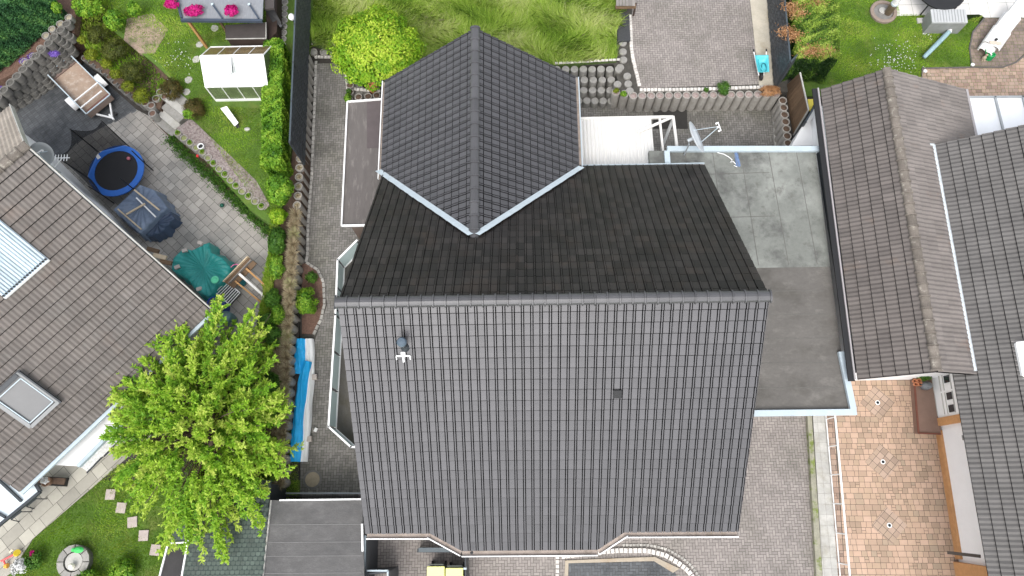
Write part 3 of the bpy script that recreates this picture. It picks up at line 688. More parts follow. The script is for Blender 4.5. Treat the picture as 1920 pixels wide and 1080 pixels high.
# ------------------------------------------------------------------ neighbouring houses
wave = [(i/8, .013*math.sin(2*math.pi*(i/4))+.01) for i in range(9)]
def perp(v): return Vector((-v.y, v.x, 0))
lh = thing('house', 'brown tiled neighbour house turned at an angle with solar tubes and roof window', 'house', P(150,600,0))
LA, LE = P(47,275,7.), P(397,584,2.7); LE2 = P(38,922,2.7); dl = (LE2-LE); LL = dl.length; dl.normalize()
LB = LA+dl*LL; LW = P(14,205,2.7); off = (LW-LA); off = off-dl*off.dot(dl)*1.0; LW = Vector((LA.x+off.x, LA.y+off.y, 2.7)); LWB = LW+dl*LL
sE = (LE-LA); sE = sE-dl*sE.dot(dl); LD = Vector((LA.x+sE.x, LA.y+sE.y, 2.7))
nc = int(LL/.3)
tiles('roof_tiles', LA, LB, LE2, LE, nc, 21, wave, tileC, lh, lift=.045, rg=.065)
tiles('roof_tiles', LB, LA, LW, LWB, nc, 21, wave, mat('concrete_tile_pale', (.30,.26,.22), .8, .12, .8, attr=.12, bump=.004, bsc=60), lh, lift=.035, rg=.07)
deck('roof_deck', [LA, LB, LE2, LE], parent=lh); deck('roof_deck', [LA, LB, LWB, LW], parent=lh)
caps('ridge_caps', LA-dl*.1, LB, int(LL/.34), .16, lichen, lh)
sn = sE.normalized(); sn2 = Vector((sn.x, sn.y, 0)).normalized()
ia = LA+dl*.42; b = MB(); pe = LE+dl*.42-sn2*.6; pw = LW+dl*.42+sn2*.6
def slab_gable(p0, pr, p1, d, L, zb, nm, par, m=whiteP):
    b = MB(); A = [Vector((p0.x,p0.y,zb)), Vector((p1.x,p1.y,zb)), p1, pr, p0]; B = [q+d*L for q in A]
    b.face(A); b.face(B[::-1])
    for i in range(5): j = (i+1)%5; b.face([A[i], B[i], B[j], A[j]])
    return b.build(nm, m, par)
dzr = Vector((0,0,-.22)); k6 = .6*(7-2.7)/Vector((sE.x,sE.y,0)).length
slab_gable(pe+Vector((0,0,k6-.25)), ia+dzr, pw+Vector((0,0,k6-.25)), dl, LL-1.2, 0, 'wall', lh)
rk = MB(); rk.bar(LA+Vector((0,0,-.02))-dl*.06, LE-dl*.06, .04, .2).bar(LA-dl*.06, LW-dl*.06, .04, .2); rk.build('verge_board', concL, lh)
MB().bar(LE+sn2*.07+Vector((0,0,-.02)), LE2+sn2*.07+Vector((0,0,-.02)), .12, .08).build('gutter', trim, lh)
nl = (LB-LA).cross(LE-LA).normalized(); nl = nl if nl.z > 0 else -nl
dn_l = (LE-LA-dl*(LE-LA).dot(dl)).normalized()
# solar tube collector
c0 = on_plane(93,486,LA,nl); col = thing('solar_collector', 'bluish vacuum tube solar collector lying on the brown tiled roof', 'solar collector', c0)
Wc = (on_plane(10,558,LA,nl)-c0).dot(dl); b = MB(); nt_ = 17
for i in range(nt_):
    s = c0+dl*(Wc*(i+.5)/nt_)+nl*.13; b.tube([s-dn_l*2.4, s-dn_l*.02], Wc/nt_*.42, 8)
b.build('tube', mat('solar_tube', (.48,.57,.63), .22, .12, 5, attr=.25, spec=.7), col)
MB().bar(c0+nl*.1, c0+dl*Wc+nl*.1, .05, .09).build('rail', white, col)
bb = MB(); [bb.box(c0+dl*(Wc*(i+.5)/nt_)+nl*.17-dn_l*.07, (.05,.05,.05)) for i in range(nt_)]; bb.build('clip', black, col)
deck('back_sheet', [c0+nl*.08, c0+dl*Wc+nl*.08, c0+dl*Wc-dn_l*2.4+nl*.08, c0-dn_l*2.4+nl*.08], .02, mat('reflector', (.6,.66,.68), .4, .05), col)
# roof window
w0, w1, w2 = on_plane(38,697,LA,nl), on_plane(111,750,LA,nl), on_plane(60,797,LA,nl)
rw = thing('roof_window', 'large square grey framed roof window set into the brown tiles', 'roof window', w1)
wa = (w1-w0).dot(dn_l); wb = (w2-w1).dot(dl); o0 = w1-dn_l*wa
def rp(u, v, h): return o0+dn_l*(wa*u)+dl*(wb*v)+nl*h
deck('flashing', [rp(-.06,-.06,.05), rp(1.05,-.06,.05), rp(1.05,1.06,.05), rp(-.06,1.06,.05)], .04, dark, rw)
fr = MB(); 
for a, e in (((0,0),(1,0)),((1,0),(1,1)),((1,1),(0,1)),((0,1),(0,0))): fr.bar(rp(*a,.14), rp(*e,.14), .11, .16, up=nl)
fr.build('frame', mat('alu_frame', (.22,.225,.225), .4, .05), rw)
deck('glass', [rp(.05,.05,.16), rp(.95,.05,.16), rp(.95,.95,.16), rp(.05,.95,.16)], .02, mat('roof_glass', (.16,.16,.16), .35, .05, spec=.3), rw)
f2 = MB(); [f2.bar(rp(*a,.2), rp(*e,.2), .03, .05, up=nl) for a, e in (((.1,.08),(.92,.08)),((.92,.08),(.92,.92)),((.92,.92),(.1,.92)),((.1,.92),(.1,.08)))]; f2.build('sash', trim, rw)
MB().bar(rp(-.03,-.04,.2), rp(1.05,-.04,.2), .05, .12, up=nl).build('side_flashing', dark, rw)
MB().bar(rp(.0,.06,.23), rp(0.,.94,.23), .12, .05, up=nl).build('hood', dark, rw)
# satellite dish and antenna at the gable
def sat_dish(name, label, c, aim, r, m, arm=.55, mast=None):
    c = Vector(c); aim = Vector(aim).normalized(); q = aim.to_track_quat('Z','Y').to_matrix().to_4x4()
    t = thing(name, label, 'satellite dish', mast or c)
    MB().lathe(c, [(.0,.0),(r*.35,.012),(r*.7,.05),(r,.11),(r*1.01,.10),(r*.7,.03),(r*.35,-.01),(0,-.03)], 28, M=q, sy=1.08).build('reflector', m, t, smooth=True)
    f = c+aim*arm; u = q @ Vector((0,1,0)); w_ = q @ Vector((1,0,0))
    a = MB(); a.tube([c-u*r*1.0+aim*.1, f], .018, 6).tube([c+w_*r*.5+aim*.05, f], .012, 6); a.build('feed_arm', trim, t)
    l = MB(); l.tube([f+w_*.16, f-w_*.16], .02, 6)
    for s in (-.15, 0, .15): l.tube([f+w_*s-aim*.09, f+w_*s+aim*.02], [.035,.025], 8)
    l.build('receiver', white, t)
    bk = MB(); bk.tube([c-aim*.02, c-aim*.22], .07, 8)
    if mast is not None: mm = Vector(mast); bk.tube([mm, Vector((mm.x, mm.y, c.z-.05)), c-aim*.2], .028, 8)
    bk.build('mount', mat('galvanised', (.4,.43,.45), .4, .1, 6, metal=.3), t); return t
dp = P(80,290,5.9); sat_dish('satellite_dish', 'flat grey satellite dish on the gable of the left brown roof', dp, (.25,-.35,1.), .36, mat('dish_grey', (.30,.315,.31), .5, .06), .4, mast=(dp.x-.1, dp.y-.1, 4.8))
ap = P(117,296,4.5); sA_ = .6; an = thing('antenna', 'small white pronged antenna beside the grey satellite dish', 'antenna', ap); b = MB(); b.tube([ap+Vector((-.5,-.3,-.3)), ap], .02, 6)
for s in range(5): b.tube([ap+Vector((.1*s-.25,.12,0)), ap+Vector((.1*s-.2,-.14,.05))], .015, 5)
b.tube([ap+Vector((-.3,0,0)), ap+Vector((.25,0,0))], .02, 6).build('prongs', white, an)
# canopy, window bay and terrace roof of the left house
cn = thing('canopy', 'flat white canopy under the eave of the left brown roof', 'canopy', P(150,830,0)); cp = PL([(86,871),(187,777),(232,787),(146,874)], 2.1)
MB().prism(cp, 1.95).build('roof', white, cn); fe = MB(); [fe.bar(cp[i]+Vector((0,0,.01)), cp[(i+1)%4]+Vector((0,0,.01)), .06, .07) for i in (0,1,2)]; fe.bar(cp[3]+Vector((0,0,-.05)), cp[2]+Vector((0,0,-.05)), .12, .16); fe.build('edge', trim, cn)
MB().tube([(cp[3].x+.1,cp[3].y+.15,.2),(cp[3].x+.1,cp[3].y+.15,1.95)], .05, 8); MB().tube([(cp[2].x-.2,cp[2].y+.1,.2),(cp[2].x-.2,cp[2].y+.1,1.95)], .05, 8)
wn = thing('bay_window', 'dark glazed bay window between the white canopy and the tree', 'bay window', P(220,770,0)); wp_ = PL([(188,776),(262,700),(300,722),(235,787)], 1.9); MB().prism(wp_, .2).build('glass', glassD, wn)
f_ = MB(); [f_.bar(wp_[i]+Vector((0,0,.03)), wp_[(i+1)%4]+Vector((0,0,.03)), .06, .05) for i in range(4)]; f_.bar(wp_[0].lerp(wp_[3],.5)+Vector((0,0,.03)), wp_[1].lerp(wp_[2],.5)+Vector((0,0,.03)), .05, .05); f_.build('frame', white, wn)
pb = mat('white_pebbles', (.72,.72,.70), .9, .25, 12, bump=.03, bsc=40)
struct(MB().prism(PL([(152,876),(163,884),(255,793),(240,780)], .26), .1).build('pebble_strip', pb)); setts('pebble_kerb', PL([(162,888),(258,795)], .2), .24, .06, .8, dark)
tg = thing('terrace_roof', 'pale glass terrace roof with dark rafters at the corner of the left house', 'terrace roof', P(20,930,0))
tp = PL([(-60,850),(38,916),(66,903),(77,922),(0,985),(-80,1050)], 2.35); MB().prism(tp, 2.32).build('glass', bluegl, tg)
f_ = MB(); [f_.bar(tp[i]+Vector((0,0,.03)), tp[(i+1)%6]+Vector((0,0,.03)), .09, .1) for i in range(5)]; f_.bar(P(-40,865,2.4), P(40,940,2.4), .07, .07).bar(P(-60,930,2.4), P(10,970,2.4), .07, .07); f_.build('rafter', dark, tg)
for q in ((72,922),(-2,985)): p = P(*q,2.3); pass
br_ = thing('planter_trough', 'long black trough standing below the white canopy', 'trough', P(105,905,.2)); bx = MB(); bx.bar(P(64,900,.35), P(124,904,.35), .3, .35); bx.build('trough', black, br_); bx = MB(); bx.bar(P(64,899,.52), P(122,903,.52), .22, .04); bx.build('soil', soil, br_)
# right neighbour: low gabled garage roof, then the main roof
rg = thing('neighbour_garage', 'low gabled garage with mossy brown tiles and lichened ridge beside the flat roof', 'garage', P(1660,420,0))
G1, G2 = P(1664,139,4.2), P(1757,697,4.2); W1, W2 = P(1537,160,2.9), P(1606,700,2.9); E1 = P(1808,166,2.75); dg = (G2-G1).normalized(); gL = (G2-G1).length
yA = (G1.y+W1.y)/2
def aty(p, d, y): return p+d*((y-p.y)/d.y)
G1 = aty(G1, dg, yA); W1 = aty(W1, (W2-W1).normalized(), yA); W2 = aty(W2, (W2-W1).normalized(), G2.y); E1 = aty(E1, dg, yA); E2_ = aty(E1, dg, G2.y)
gc_ = int((G2-G1).length/.3)
tiles('roof_tiles', G1, G2, W2, W1, gc_, 6, wave, tileR, rg, lift=.045, rg=.07); tiles('roof_tiles', G2, G1, E1, E2_, gc_, 8, wave, mat('concrete_tile_east', (.175,.155,.142), .75, .14, .8, attr=.12, bump=.004, bsc=60, stains=(((.24,.12,.06), .6, .58, .72, .4),)), rg, lift=.03)  # east slope tiles are paler than the west slope
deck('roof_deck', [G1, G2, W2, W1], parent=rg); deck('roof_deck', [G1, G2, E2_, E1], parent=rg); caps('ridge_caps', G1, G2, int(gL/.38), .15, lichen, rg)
MB().prism([(W1.x+.25,W1.y-.3,2.7),(E1.x-.1,E1.y-.3,2.6),(E2_.x-.1,E2_.y+.4,2.6),(W2.x+.3,W2.y+.4,2.7)], 0).build('wall', whiteP, rg)
gt = MB(); gt.bar(W1+Vector((-.07,.1,-.03)), W2+Vector((-.07,0,-.03)), .05, .1).bar(E1+Vector((.07,0,0)), aty(E1,dg,P(1818,262,2.7).y)+Vector((.07,0,0)), .08, .08); gt.build('gutter_lip', mat('grey_lip', (.33,.31,.31), .6, .05), rg)
MB().bar(W1+Vector((-.17,.1,-.06)), W2+Vector((-.17,-.05,-.06)), .2, .06).build('gutter', black, rg)
nE = (G2-G1).cross(E1-G1).normalized(); nE = nE if nE.z > 0 else -nE
mh = thing('house', 'grey brown tiled house along the right edge with white wall and terracotta plinth', 'house', P(1900,700,0))
V0, V1 = on_plane(1750,273,G1,nE), on_plane(1828,696,G1,nE); dv = (V1-V0).normalized(); ev = Vector((1,0,.0)); tanm = .62
ev = -perp(dv).normalized(); ev = ev if ev.x > 0 else -ev
up_m = (Vector((ev.x, ev.y, tanm))).normalized(); nm = dv.cross(up_m).normalized(); nm = nm if nm.z > 0 else -nm
q = on_plane(1786,704,V0,nm); de = (q-V1).dot(Vector((ev.x,ev.y,0)))
lowE = V0+up_m*(de/Vector((up_m.x,up_m.y,0)).length); Nn = lowE; Sn = lowE+dv*((V1-V0).length+11)
top = up_m*9.4; nr = int(round(((Nn+top)-Nn).length/.34)); ncl = int((Sn-Nn).length/.3)
cutp = [(q, Vector((ev.x,ev.y,0))*0+Vector((0,0,-1)))]
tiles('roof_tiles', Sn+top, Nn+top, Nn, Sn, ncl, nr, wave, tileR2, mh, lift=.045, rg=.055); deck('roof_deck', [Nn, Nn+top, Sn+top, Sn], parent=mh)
MB().bar(V0+Vector((0,0,.06)), V1+Vector((0,0,.06)), .13, .03).bar(V0+Vector((0,0,.06)), on_plane(1738,271,G1,nE)+Vector((-.2,.0,.07)), .07, .03).build('valley_flashing', mat('old_zinc', (.5,.54,.56), .5, .2, 8), mh)
W_a, W_b = P(1759,808,0), P(1800,1068,0); wd = (W_b-W_a).normalized(); W_n = aty(W_a, wd, P(1757,690,0).y); W_s = aty(W_a, wd, P(1900,1300,0).y)
zt = 2.2
W_c = aty(W_a, wd, V0.y-.3)
W_n = Vector((W_n.x, W_n.y, 0))
MB().prism([Vector((W_c.x+1.2,W_c.y,zt)), Vector((W_c.x+6,W_c.y,zt)), Vector((W_s.x+6,W_s.y,zt)), Vector((W_s.x,W_s.y,zt)), Vector((W_n.x+.0,W_n.y,zt)), Vector((W_n.x+1.0,W_n.y,zt))], 0).build('wall', whiteP, mh)
terra = mat('orange_brick', (.50,.26,.11), .8, .15, 6, attr=.15)
pl = MB(); pl.bar(W_a+Vector((-.04,0,.12)), W_b+Vector((-.04,.35,.12)), .12, .3); pl.build('plinth', terra, mh)
MB().bar(W_a+Vector((-.06,.42,1.)), W_a+Vector((-.06,.15,1.)), .14, 2.).build('brick_pillar', terra, mh)
p = aty(W_a, wd, P(1757,697,0).y); MB().bar(p+Vector((-.08,.1,1.)), p+Vector((-.08,-.15,1.)), .14, 2.).build('brick_pillar', terra, mh); pl = MB(); p2 = W_b+Vector((0,.25,0)); pl.bar(p2+Vector((-.1,0,1)), p2+Vector((-.1,-.5,1)), .18, 2.); pl.build('brick_pillar', terra, mh)
d0, d1 = aty(W_a, wd, P(1757,706,0).y), aty(W_a, wd, P(1765,786,0).y)
dr = MB(); dr.bar(d0+Vector((-.05,0,1.05)), d1+Vector((-.05,0,1.05)), .08, 2.05); o = dr.build('door', white, mh)
b = MB()
for f0, f1, zz_ in ((.1,.26,1.2),(.48,.64,1.2),(.76,.92,1.2)): b.bar(d0.lerp(d1,f0)+Vector((-.1,0,zz_)), d0.lerp(d1,f1)+Vector((-.1,0,zz_)), .03, .3)
b.build('door_pane', glassD, mh)
b = MB()
for f0, f1 in ((.06,.42),(.46,.94)):
    for z0_ in (.3, .95): 
        MB().bar(d0.lerp(d1,f0)+Vector((-.1,0,z0_)), d0.lerp(d1,f1)+Vector((-.1,0,z0_)), .02, .04).build('door_moulding', concL, mh); MB().bar(d0.lerp(d1,f0)+Vector((-.1,0,z0_+.45)), d0.lerp(d1,f1)+Vector((-.1,0,z0_+.45)), .02, .04).build('door_moulding', concL, mh)
pass
q = W_a+Vector((-.02,-.35,1.5)); MB().box(q, (.05,.16,.16)).build('wall_vent', mat('vent_grey', (.2,.2,.2), .6), mh)
dent = MB()
for i in range(6): dent.box(W_a+Vector((-.13,.5-.1*i,2.05)), (.06,.05,.22))
dent.build('brick_trim', white, mh)
gb = MB(); gb.bar(P(1777,1036,1.2), P(1838,1043,1.9), .1, .1); tag(gb.build('timber_beam', mat('dark_timber', (.06,.045,.035), .7), origin=P(1777,1036,1.2)), 'dark brown beam sticking out from the white wall by the driveway', 'beam')
# rooflight of main house at right edge
a0 = on_plane(1905,645,V0,nm); sk = thing('roof_window', 'white framed roof window cut off by the right edge', 'roof window', a0)
def mp(u, v, h): return a0+up_m*u+dv*v+nm*h
deck('flashing', [mp(-.12,-.1,.06), mp(1.2,-.1,.06), mp(1.2,1.1,.06), mp(-.12,1.1,.06)], .04, mat('lead', (.25,.23,.22), .6), sk)
f_ = MB(); f_.bar(mp(0,0,.12), mp(1.1,0,.12), .07, .1).bar(mp(0,0,.12), mp(0,1,.12), .07, .1).bar(mp(0,1,.12), mp(1.1,1,.12), .07, .1).bar(mp(1.1,0,.12), mp(1.1,1,.12), .07, .1); f_.build('frame', white, sk)
deck('glass', [mp(.05,.05,.14), mp(1.05,.05,.14), mp(1.05,.95,.14), mp(.05,.95,.14)], .02, bluegl, sk)
# white terrace roof of the right neighbour
wt = thing('terrace_roof', 'white panelled terrace roof with grey rafters behind the right house', 'terrace roof', P(1860,220,0)); wq = PL([(1811,183),(2050,181),(2060,330),(1828,330)], 2.3)
MB().prism(wq, 2.25).build('panel', mat('opal_panel', (.80,.82,.84), .3, .02), wt); f_ = MB(); f_.bar(wq[0], wq[1], .07, .12)
for i in range(7): x = wq[0].x+.04+i*1.02; f_.bar((x,wq[0].y,2.33),(x+.05,wq[3].y,2.33), .07, .06)
f_.build('rafter', mat('grey_rafter', (.33,.35,.36), .5), wt); [MB().tube([(x,wq[0].y-.1,.1),(x,wq[0].y-.1,2.25)], .05, 8).build('post', dark, wt) for x in (wq[0].x+.1, wq[0].x+5)]
# doorstep landing with pots
ld = thing('doorstep', 'brown landing step before the white front door', 'doorstep', P(1738,760,0)); lz = .3; lp = [P(1712,690,lz), P(1760,690,lz), P(1764,814,lz), P(1722,812,lz)]
MB().prism(lp, 0).build('step', mat('brown_step', (.20,.13,.10), .8, .1, 3), ld); MB().bar(lp[0]+Vector((.0,0,.01)), lp[3]+Vector((0,0,.01)), .05, .06).bar(lp[3]+Vector((0,0,.01)), lp[2]+Vector((0,0,.01)), .05, .06).build('edge', mat('red_brown_edge', (.16,.06,.04), .7), ld)
for i, (x, y) in enumerate(((1716,714),(1724,713),(1718,720),(1726,720))):
    p = P(x,y,lz+.15); t = thing('flower_pot', 'small empty terracotta pot in the cluster of four by the white door', 'flower pot', (p.x,p.y,lz), 0, 'small terracotta pots on the doorstep'); MB().lathe((p.x,p.y,lz), [(.045,0),(.07,.13),(.08,.15),(.06,.15),(.05,.02)], 14).build('pot', mat('terracotta', (.55,.22,.11), .7), t)
# ------------------------------------------------------------------ rear carport roof, dish, door mat
cpz = 1.75; cr = thing('carport', 'white corrugated canopy roof with open timber frame beside the garage', 'canopy', P(1170,270,-.8))
c0_, c1_, c2_ = P(1086,221,cpz), P(1213,218,cpz), P(1228,318,cpz)
xL, xR, yT, yB = c0_.x, P(1222,240,cpz).x, c0_.y, NR.y-.15
b = MB(); N = 60
b.grid(lambda u, v: (xL+(xR-xL)*u, yB+(yT-yB)*v, cpz+.12*(1-v)+.018*math.sin(u*2*math.pi*20)), 160, 8); o = b.build('roof_sheet', mat('dirty_white_sheet', (.60,.59,.565), .5, .05, 2, stains=(((.5,.47,.42), 2, .58, .74, .6),), aniso=(4,.7,1)), cr, solid=.02)
f_ = MB(); xe = P(1262,218,cpz).x; f_.bar((xL,yT-.03,cpz-.03),(xe,yT-.03,cpz-.03), .1, .1).bar((xe,yT,cpz-.03),(xe+.1,yB+.3,cpz-.03), .1, .1).bar((P(1240,260,cpz).x,yT,cpz-.04),(P(1240,260,cpz).x+.05,yB+.5,cpz-.04), .08, .08).bar((xL,yT-.03,cpz+.0),(xR-.5,yT-.5,cpz+.02),.01,.01)
f_.bar(P(1262,219,cpz+.04), P(1196,248,cpz+.1), .09, .06).build('beam', mat('white_timber', (.68,.66,.62), .7, .08, 3), cr)
for px_ in ((xL+.15,yT-.1),(xe,yT-.1)): MB().box((px_[0],px_[1],(cpz-.8)/2),(.09,.09,cpz+.8)).build('post', white, cr)
tr_ = MB(); tr_.grid(lambda u, v: (xR-.05+.55*u*(1-v)**1.5+.0, yB+.05+(1.0)*v, cpz+.1-.1*u*(1-v)), 8, 8).build('torn_sheet', mat('torn_foil', (.74,.74,.72), .4, .05), cr)
dc = P(1301,259,3.35); sat_dish('satellite_dish', 'large white satellite dish on a mast at the edge of the flat garage roof', dc, (1.,.22,.62), .58, mat('dish_white', (.62,.65,.67), .4, .05), .95, mast=(P(1283,290,2.5).x, P(1283,290,2.5).y, 2.5))
mtp = PL([(1225,207),(1288,206),(1290,241),(1225,241)], -.77); tag(MB().prism(mtp, -.79).build('door_mat', mat('rubber', (.035,.033,.03), .9, .1), origin=(mtp[0].x,mtp[0].y,-.79)), 'black rubber mat lying on the lower yard paving', 'mat')
b = MB(); pts = [P(x,y,ZG-.03) for x, y in ((1345,286),(1357,289),(1366,294),(1373,300),(1369,304),(1375,303),(1381,309),(1382,313),(1376,310))]; tag(b.tube(pts, .016, 6).build('cable', white, origin=pts[0]), 'loose white cable curling on the flat garage roof', 'cable')
b = MB(); p = P(1382,298,ZG-.03); b.grid(lambda u, v: (p.x-.07+.15*u, p.y-.3+.55*v, ZG-.03+.04*math.sin(u*7+v*5)), 6, 10); tag(b.build('blue_cloth', mat('blue_cloth', (.14,.21,.36), .8, .2, 8), origin=p, solid=.01), 'faded blue rag on the flat garage roof beside the cable', 'rag')
# ------------------------------------------------------------------ fences
def shingle_fence(name, label, a, e, z0, z1, m=dark, n=14, post=None, group=None, step=.16):
    a = Vector((a.x,a.y,0)); e = Vector((e.x,e.y,0)); d = (e-a); L = d.length; d.normalize(); s = Vector((d.y,-d.x,0)); t = thing(name, label, 'fence', ((a.x+e.x)/2,(a.y+e.y)/2,z0), 0, group)
    b = MB(); b.bar(a+Vector((0,0,(z0+z1)/2)), e+Vector((0,0,(z0+z1)/2)), .02, z1-z0)
    r = int((z1-z0)/.09)
    for j in range(r):
        k = int(L/step)
        for i in range(k):
            c = a+d*((i+.5+(j%2)*.5)*L/k)+Vector((0,0,z0+.045+j*(z1-z0)/r)); 
            for sg in (-1,1): b.box(c+s*(.018*sg+(.012 if (i+j)%2 else 0)*sg), (L/k*.92,.012,.07), M=Matrix.Rotation(math.atan2(d.y,d.x),4,'Z'))
    b.build('panel', m, t); kk = max(1, round(L/1.8))
    for i in range(kk+1): c = a+d*(L*i/kk); MB().box((c.x,c.y,(z0+z1)/2+.02),(.07,.07,z1-z0+.06)).build('post', dark, t)
    MB().bar(a+Vector((0,0,z1+.02)), e+Vector((0,0,z1+.02)), .06, .04).build('top_rail', mat('fence_rail', (.05,.065,.075), .5), t); return t
pf = mat('woven_panel', (.05,.056,.064), .55, .1, 5, attr=.35)
shingle_fence('fence', 'tall dark woven privacy fence between the green hedge and the side path', P(583,-30,.95), P(571,308,.95), .95, 2.75, pf)
shingle_fence('fence', 'dark shingled privacy fence beside the conifer hedge and concrete strip', P(1437,-30,.3), P(1452,162,.3), .3, 2.1, pf)
shingle_fence('fence', 'short dark fence panel turned outward at the end of the concrete strip', P(1453,164,.3), P(1492,121,.35), .3, 2.0, pf)
shingle_fence('fence', 'short dark fence panel between the wooden panel and the white wall', P(1484,264,.0), P(1505,228,.0), .0, 1.5, pf)
wf = thing('wooden_fence', 'weathered brown board fence panel with pale cap next to the lower yard', 'fence', P(1480,200,0)); a, e = P(1474,192,-.2), P(1484,262,-.2)
b = MB(); a_, e_ = P(1470,196,-.3), P(1482,266,-.3); d = (e_-a_); n_ = 14; ml = (e_-a_).normalized()
tA, tB, tC = P(1497,135,1.7), P(1513,152,1.7), P(1517,205,1.7)
q0, q1, q2, q3 = P(1474,160,.1), P(1482,262,-.3), P(1516,206,1.4), P(1500,136,1.7)
for i in range(n_):
    u0, u1 = i/n_, (i+.9)/n_
    b.face([q0.lerp(q1,u0), q0.lerp(q1,u1), q3.lerp(q2,u1), q3.lerp(q2,u0)])
b.build('boards', woodB, wf, solid=.03); MB().bar(q3, q2, .05, .05).bar(q2, q1, .05, .05).build('cap', concL, wf)
struct(MB().prism(PL([(1448,205),(1458,205),(1463,275),(1453,275)], -.72), -.8).build('yard_kerb', concL))
wb_ = thing('side_building', 'small white flat roof between the lower yard and the brown garage roof', 'outbuilding', P(1510,245,0)); wq_ = PL([(1484,273),(1533,272),(1533,196),(1527,196)], 1.2); MB().prism(wq_, 0).build('roof', white, wb_)
# railing of right driveway
rf = thing('railing', 'white tubular railing between the grey kerb walk and terracotta driveway', 'railing'  , P(1560,900,0)); ra = [P(1547,780,.1), P(1577,1120,.1)]; h1 = .95
def tp_(q): return Vector((q.x,q.y,h1))
MB().tube([tp_(ra[0]), tp_(ra[1])], .035, 8).build('top_rail', white, rf); MB().tube([ra[0]+Vector((0,0,.08)), ra[1]+Vector((0,0,.08))], .022, 8).build('bottom_rail', white, rf)
for i in range(7):
    q = ra[0].lerp(ra[1], .02+i*.16); MB().tube([q, tp_(q)], .02, 8).build('post', white, rf)
# bottom sheds and walls
def flat_shed(name, label, pts, z, zw, m, wallm, edge=None, em=None, cat='shed', lines=(), slope=0.):
    c = sum((Vector(p) for p in pts), Vector())/len(pts); t = thing(name, label, cat, (c.x,c.y,0)); MB().prism(pts, z-.12).build('roof', m, t)
    sh_ = [c+(Vector(p)-c)*.93 for p in pts]; MB().prism([Vector((p.x,p.y,z-.13)) for p in sh_], zw).build('wall', wallm, t)
    if edge: 
        b = MB(); [b.bar(pts[i]+Vector((0,0,.02)), pts[(i+1)%len(pts)]+Vector((0,0,.02)), .05, .07) for i in edge]; b.build('roof_edge', em or white, t)
    return t
s1 = flat_shed('shed', 'grey felt roofed shed against the lower left of the big house', PL([(509,938),(679,936),(684,1120),(489,1120)], 2.1), 2.1, 0, felt, dark, (3,), concL)
MB().bar(P(524,938,2.14), P(677,936,2.14), .05, .04).build('roof_edge', white, s1)
lb = MB(); [lb.bar(P(506-(y-938)*.1,y,2.105), P(678,y-1,2.105), .02, .008) for y in (984,1017,1043,1075)]; lb.build('felt_seams', mat('felt_seam_pale', (.16,.157,.153), .8), s1)
MB().bar(P(679,982,2.15), P(680,1034,2.15), .06, .06).build('flashing', white, s1)
green = mat('green_shingle', (.075,.098,.082), .8, .1, 2, attr=.2, bump=.004, stains=(((.055,.06,.055), .8, .5, .66, .8),))
gp = PL([(372,905),(507,900),(488,1120),(335,1120)], 2.2); g_ = flat_shed('shed', 'green hexagon shingled shed roof under the leafy tree', gp, 2.2, 0, mat('shingle_gap', (.04,.055,.05), .9), dark, (3,), white)
b = MB(); 
for j in range(26):
    for i in range(26):
        cx_, cy_ = gp[3].x+.0+(i+(j%2)*.5)*.155, gp[3].y+.05+j*.135
        if inside(cx_, cy_, [(p.x,p.y) for p in gp]) : b.face([(cx_+.07,cy_+.05,2.206),(cx_+.07,cy_-.02,2.212),(cx_+.04,cy_-.065,2.214),(cx_-.04,cy_-.065,2.214),(cx_-.07,cy_-.02,2.212),(cx_-.07,cy_+.05,2.206)][::-1])
b.build('shingles', green, g_)
flat_shed('shed', 'black felt lean-to roof with pale edges at the bottom left', PL([(316,1019),(362,1016),(341,1120),(290,1120)], 1.9), 1.9, 0, mat('black_felt', (.035,.033,.033), .8, .2, 3), dark, (0,1,3), white)
flat_shed('shed', 'small green shingled roof corner behind the black lean-to', PL([(326,982),(375,975),(363,1014),(317,1016)], 1.9), 1.9, 0, green, dark, (3,), white)
fr_ = thing('handrail', 'thin grey pipe rail on black boards above the grey felt shed', 'railing', P(610,925,0)); pa_, pb_ = P(536,925,1.), P(682,925,1.); MB().tube([pa_, pb_], .025, 8).build('rail', mat('galvanised', (.4,.43,.45)), fr_)
MB().bar(P(540,930,.45), P(680,930,.45), .04, .8).build('board', black, fr_); [MB().tube([Vector((pa_.lerp(pb_,k).x,pa_.y,0)), pa_.lerp(pb_,k)], .025, 8).build('post', trim, fr_) for k in (.1,.5,.95)]
# front yard: dark screens, bins, drum kerb, sunken area
sc1 = thing('screen_wall', 'black slatted screen along the grey felt shed by the front yard', 'screen', P(690,1040,0)); MB().bar(P(697,1006,.9), P(696,1075,.9), .06, 1.8).build('panel', dark, sc1); MB().bar(P(685,1004,1.82), P(682,1072,1.82), .06, .05).build('top_rail', trim, sc1)
sc2 = thing('bin_enclosure', 'black framed enclosure with pale open frame top at the bottom edge', 'enclosure', P(710,1085,0)); MB().bar(P(692,1072,.8), P(735,1068,.8), .05, 1.6).build('panel', dark, sc2); MB().bar(P(738,1066,.8), P(738,1130,.8), .06, 1.6).build('panel', dark, sc2); MB().bar(P(684,1070,1.65), P(728,1070,1.65), .05, .05).bar(P(727,1070,1.65), P(728,1130,1.65), .05, .05).build('top_rail', trim, sc2)
bl = thing('low_wall', 'low black wall piece sticking out below the bay roof', 'wall', P(820,1030,0)); MB().bar(P(785,1031,.35), P(870,1031,.35), .12, .7).build('panel', dark, bl); MB().bar(P(785,1031,.72), P(870,1031,.72), .14, .03).build('coping', mat('slate_coping', (.10,.12,.13), .6), bl)
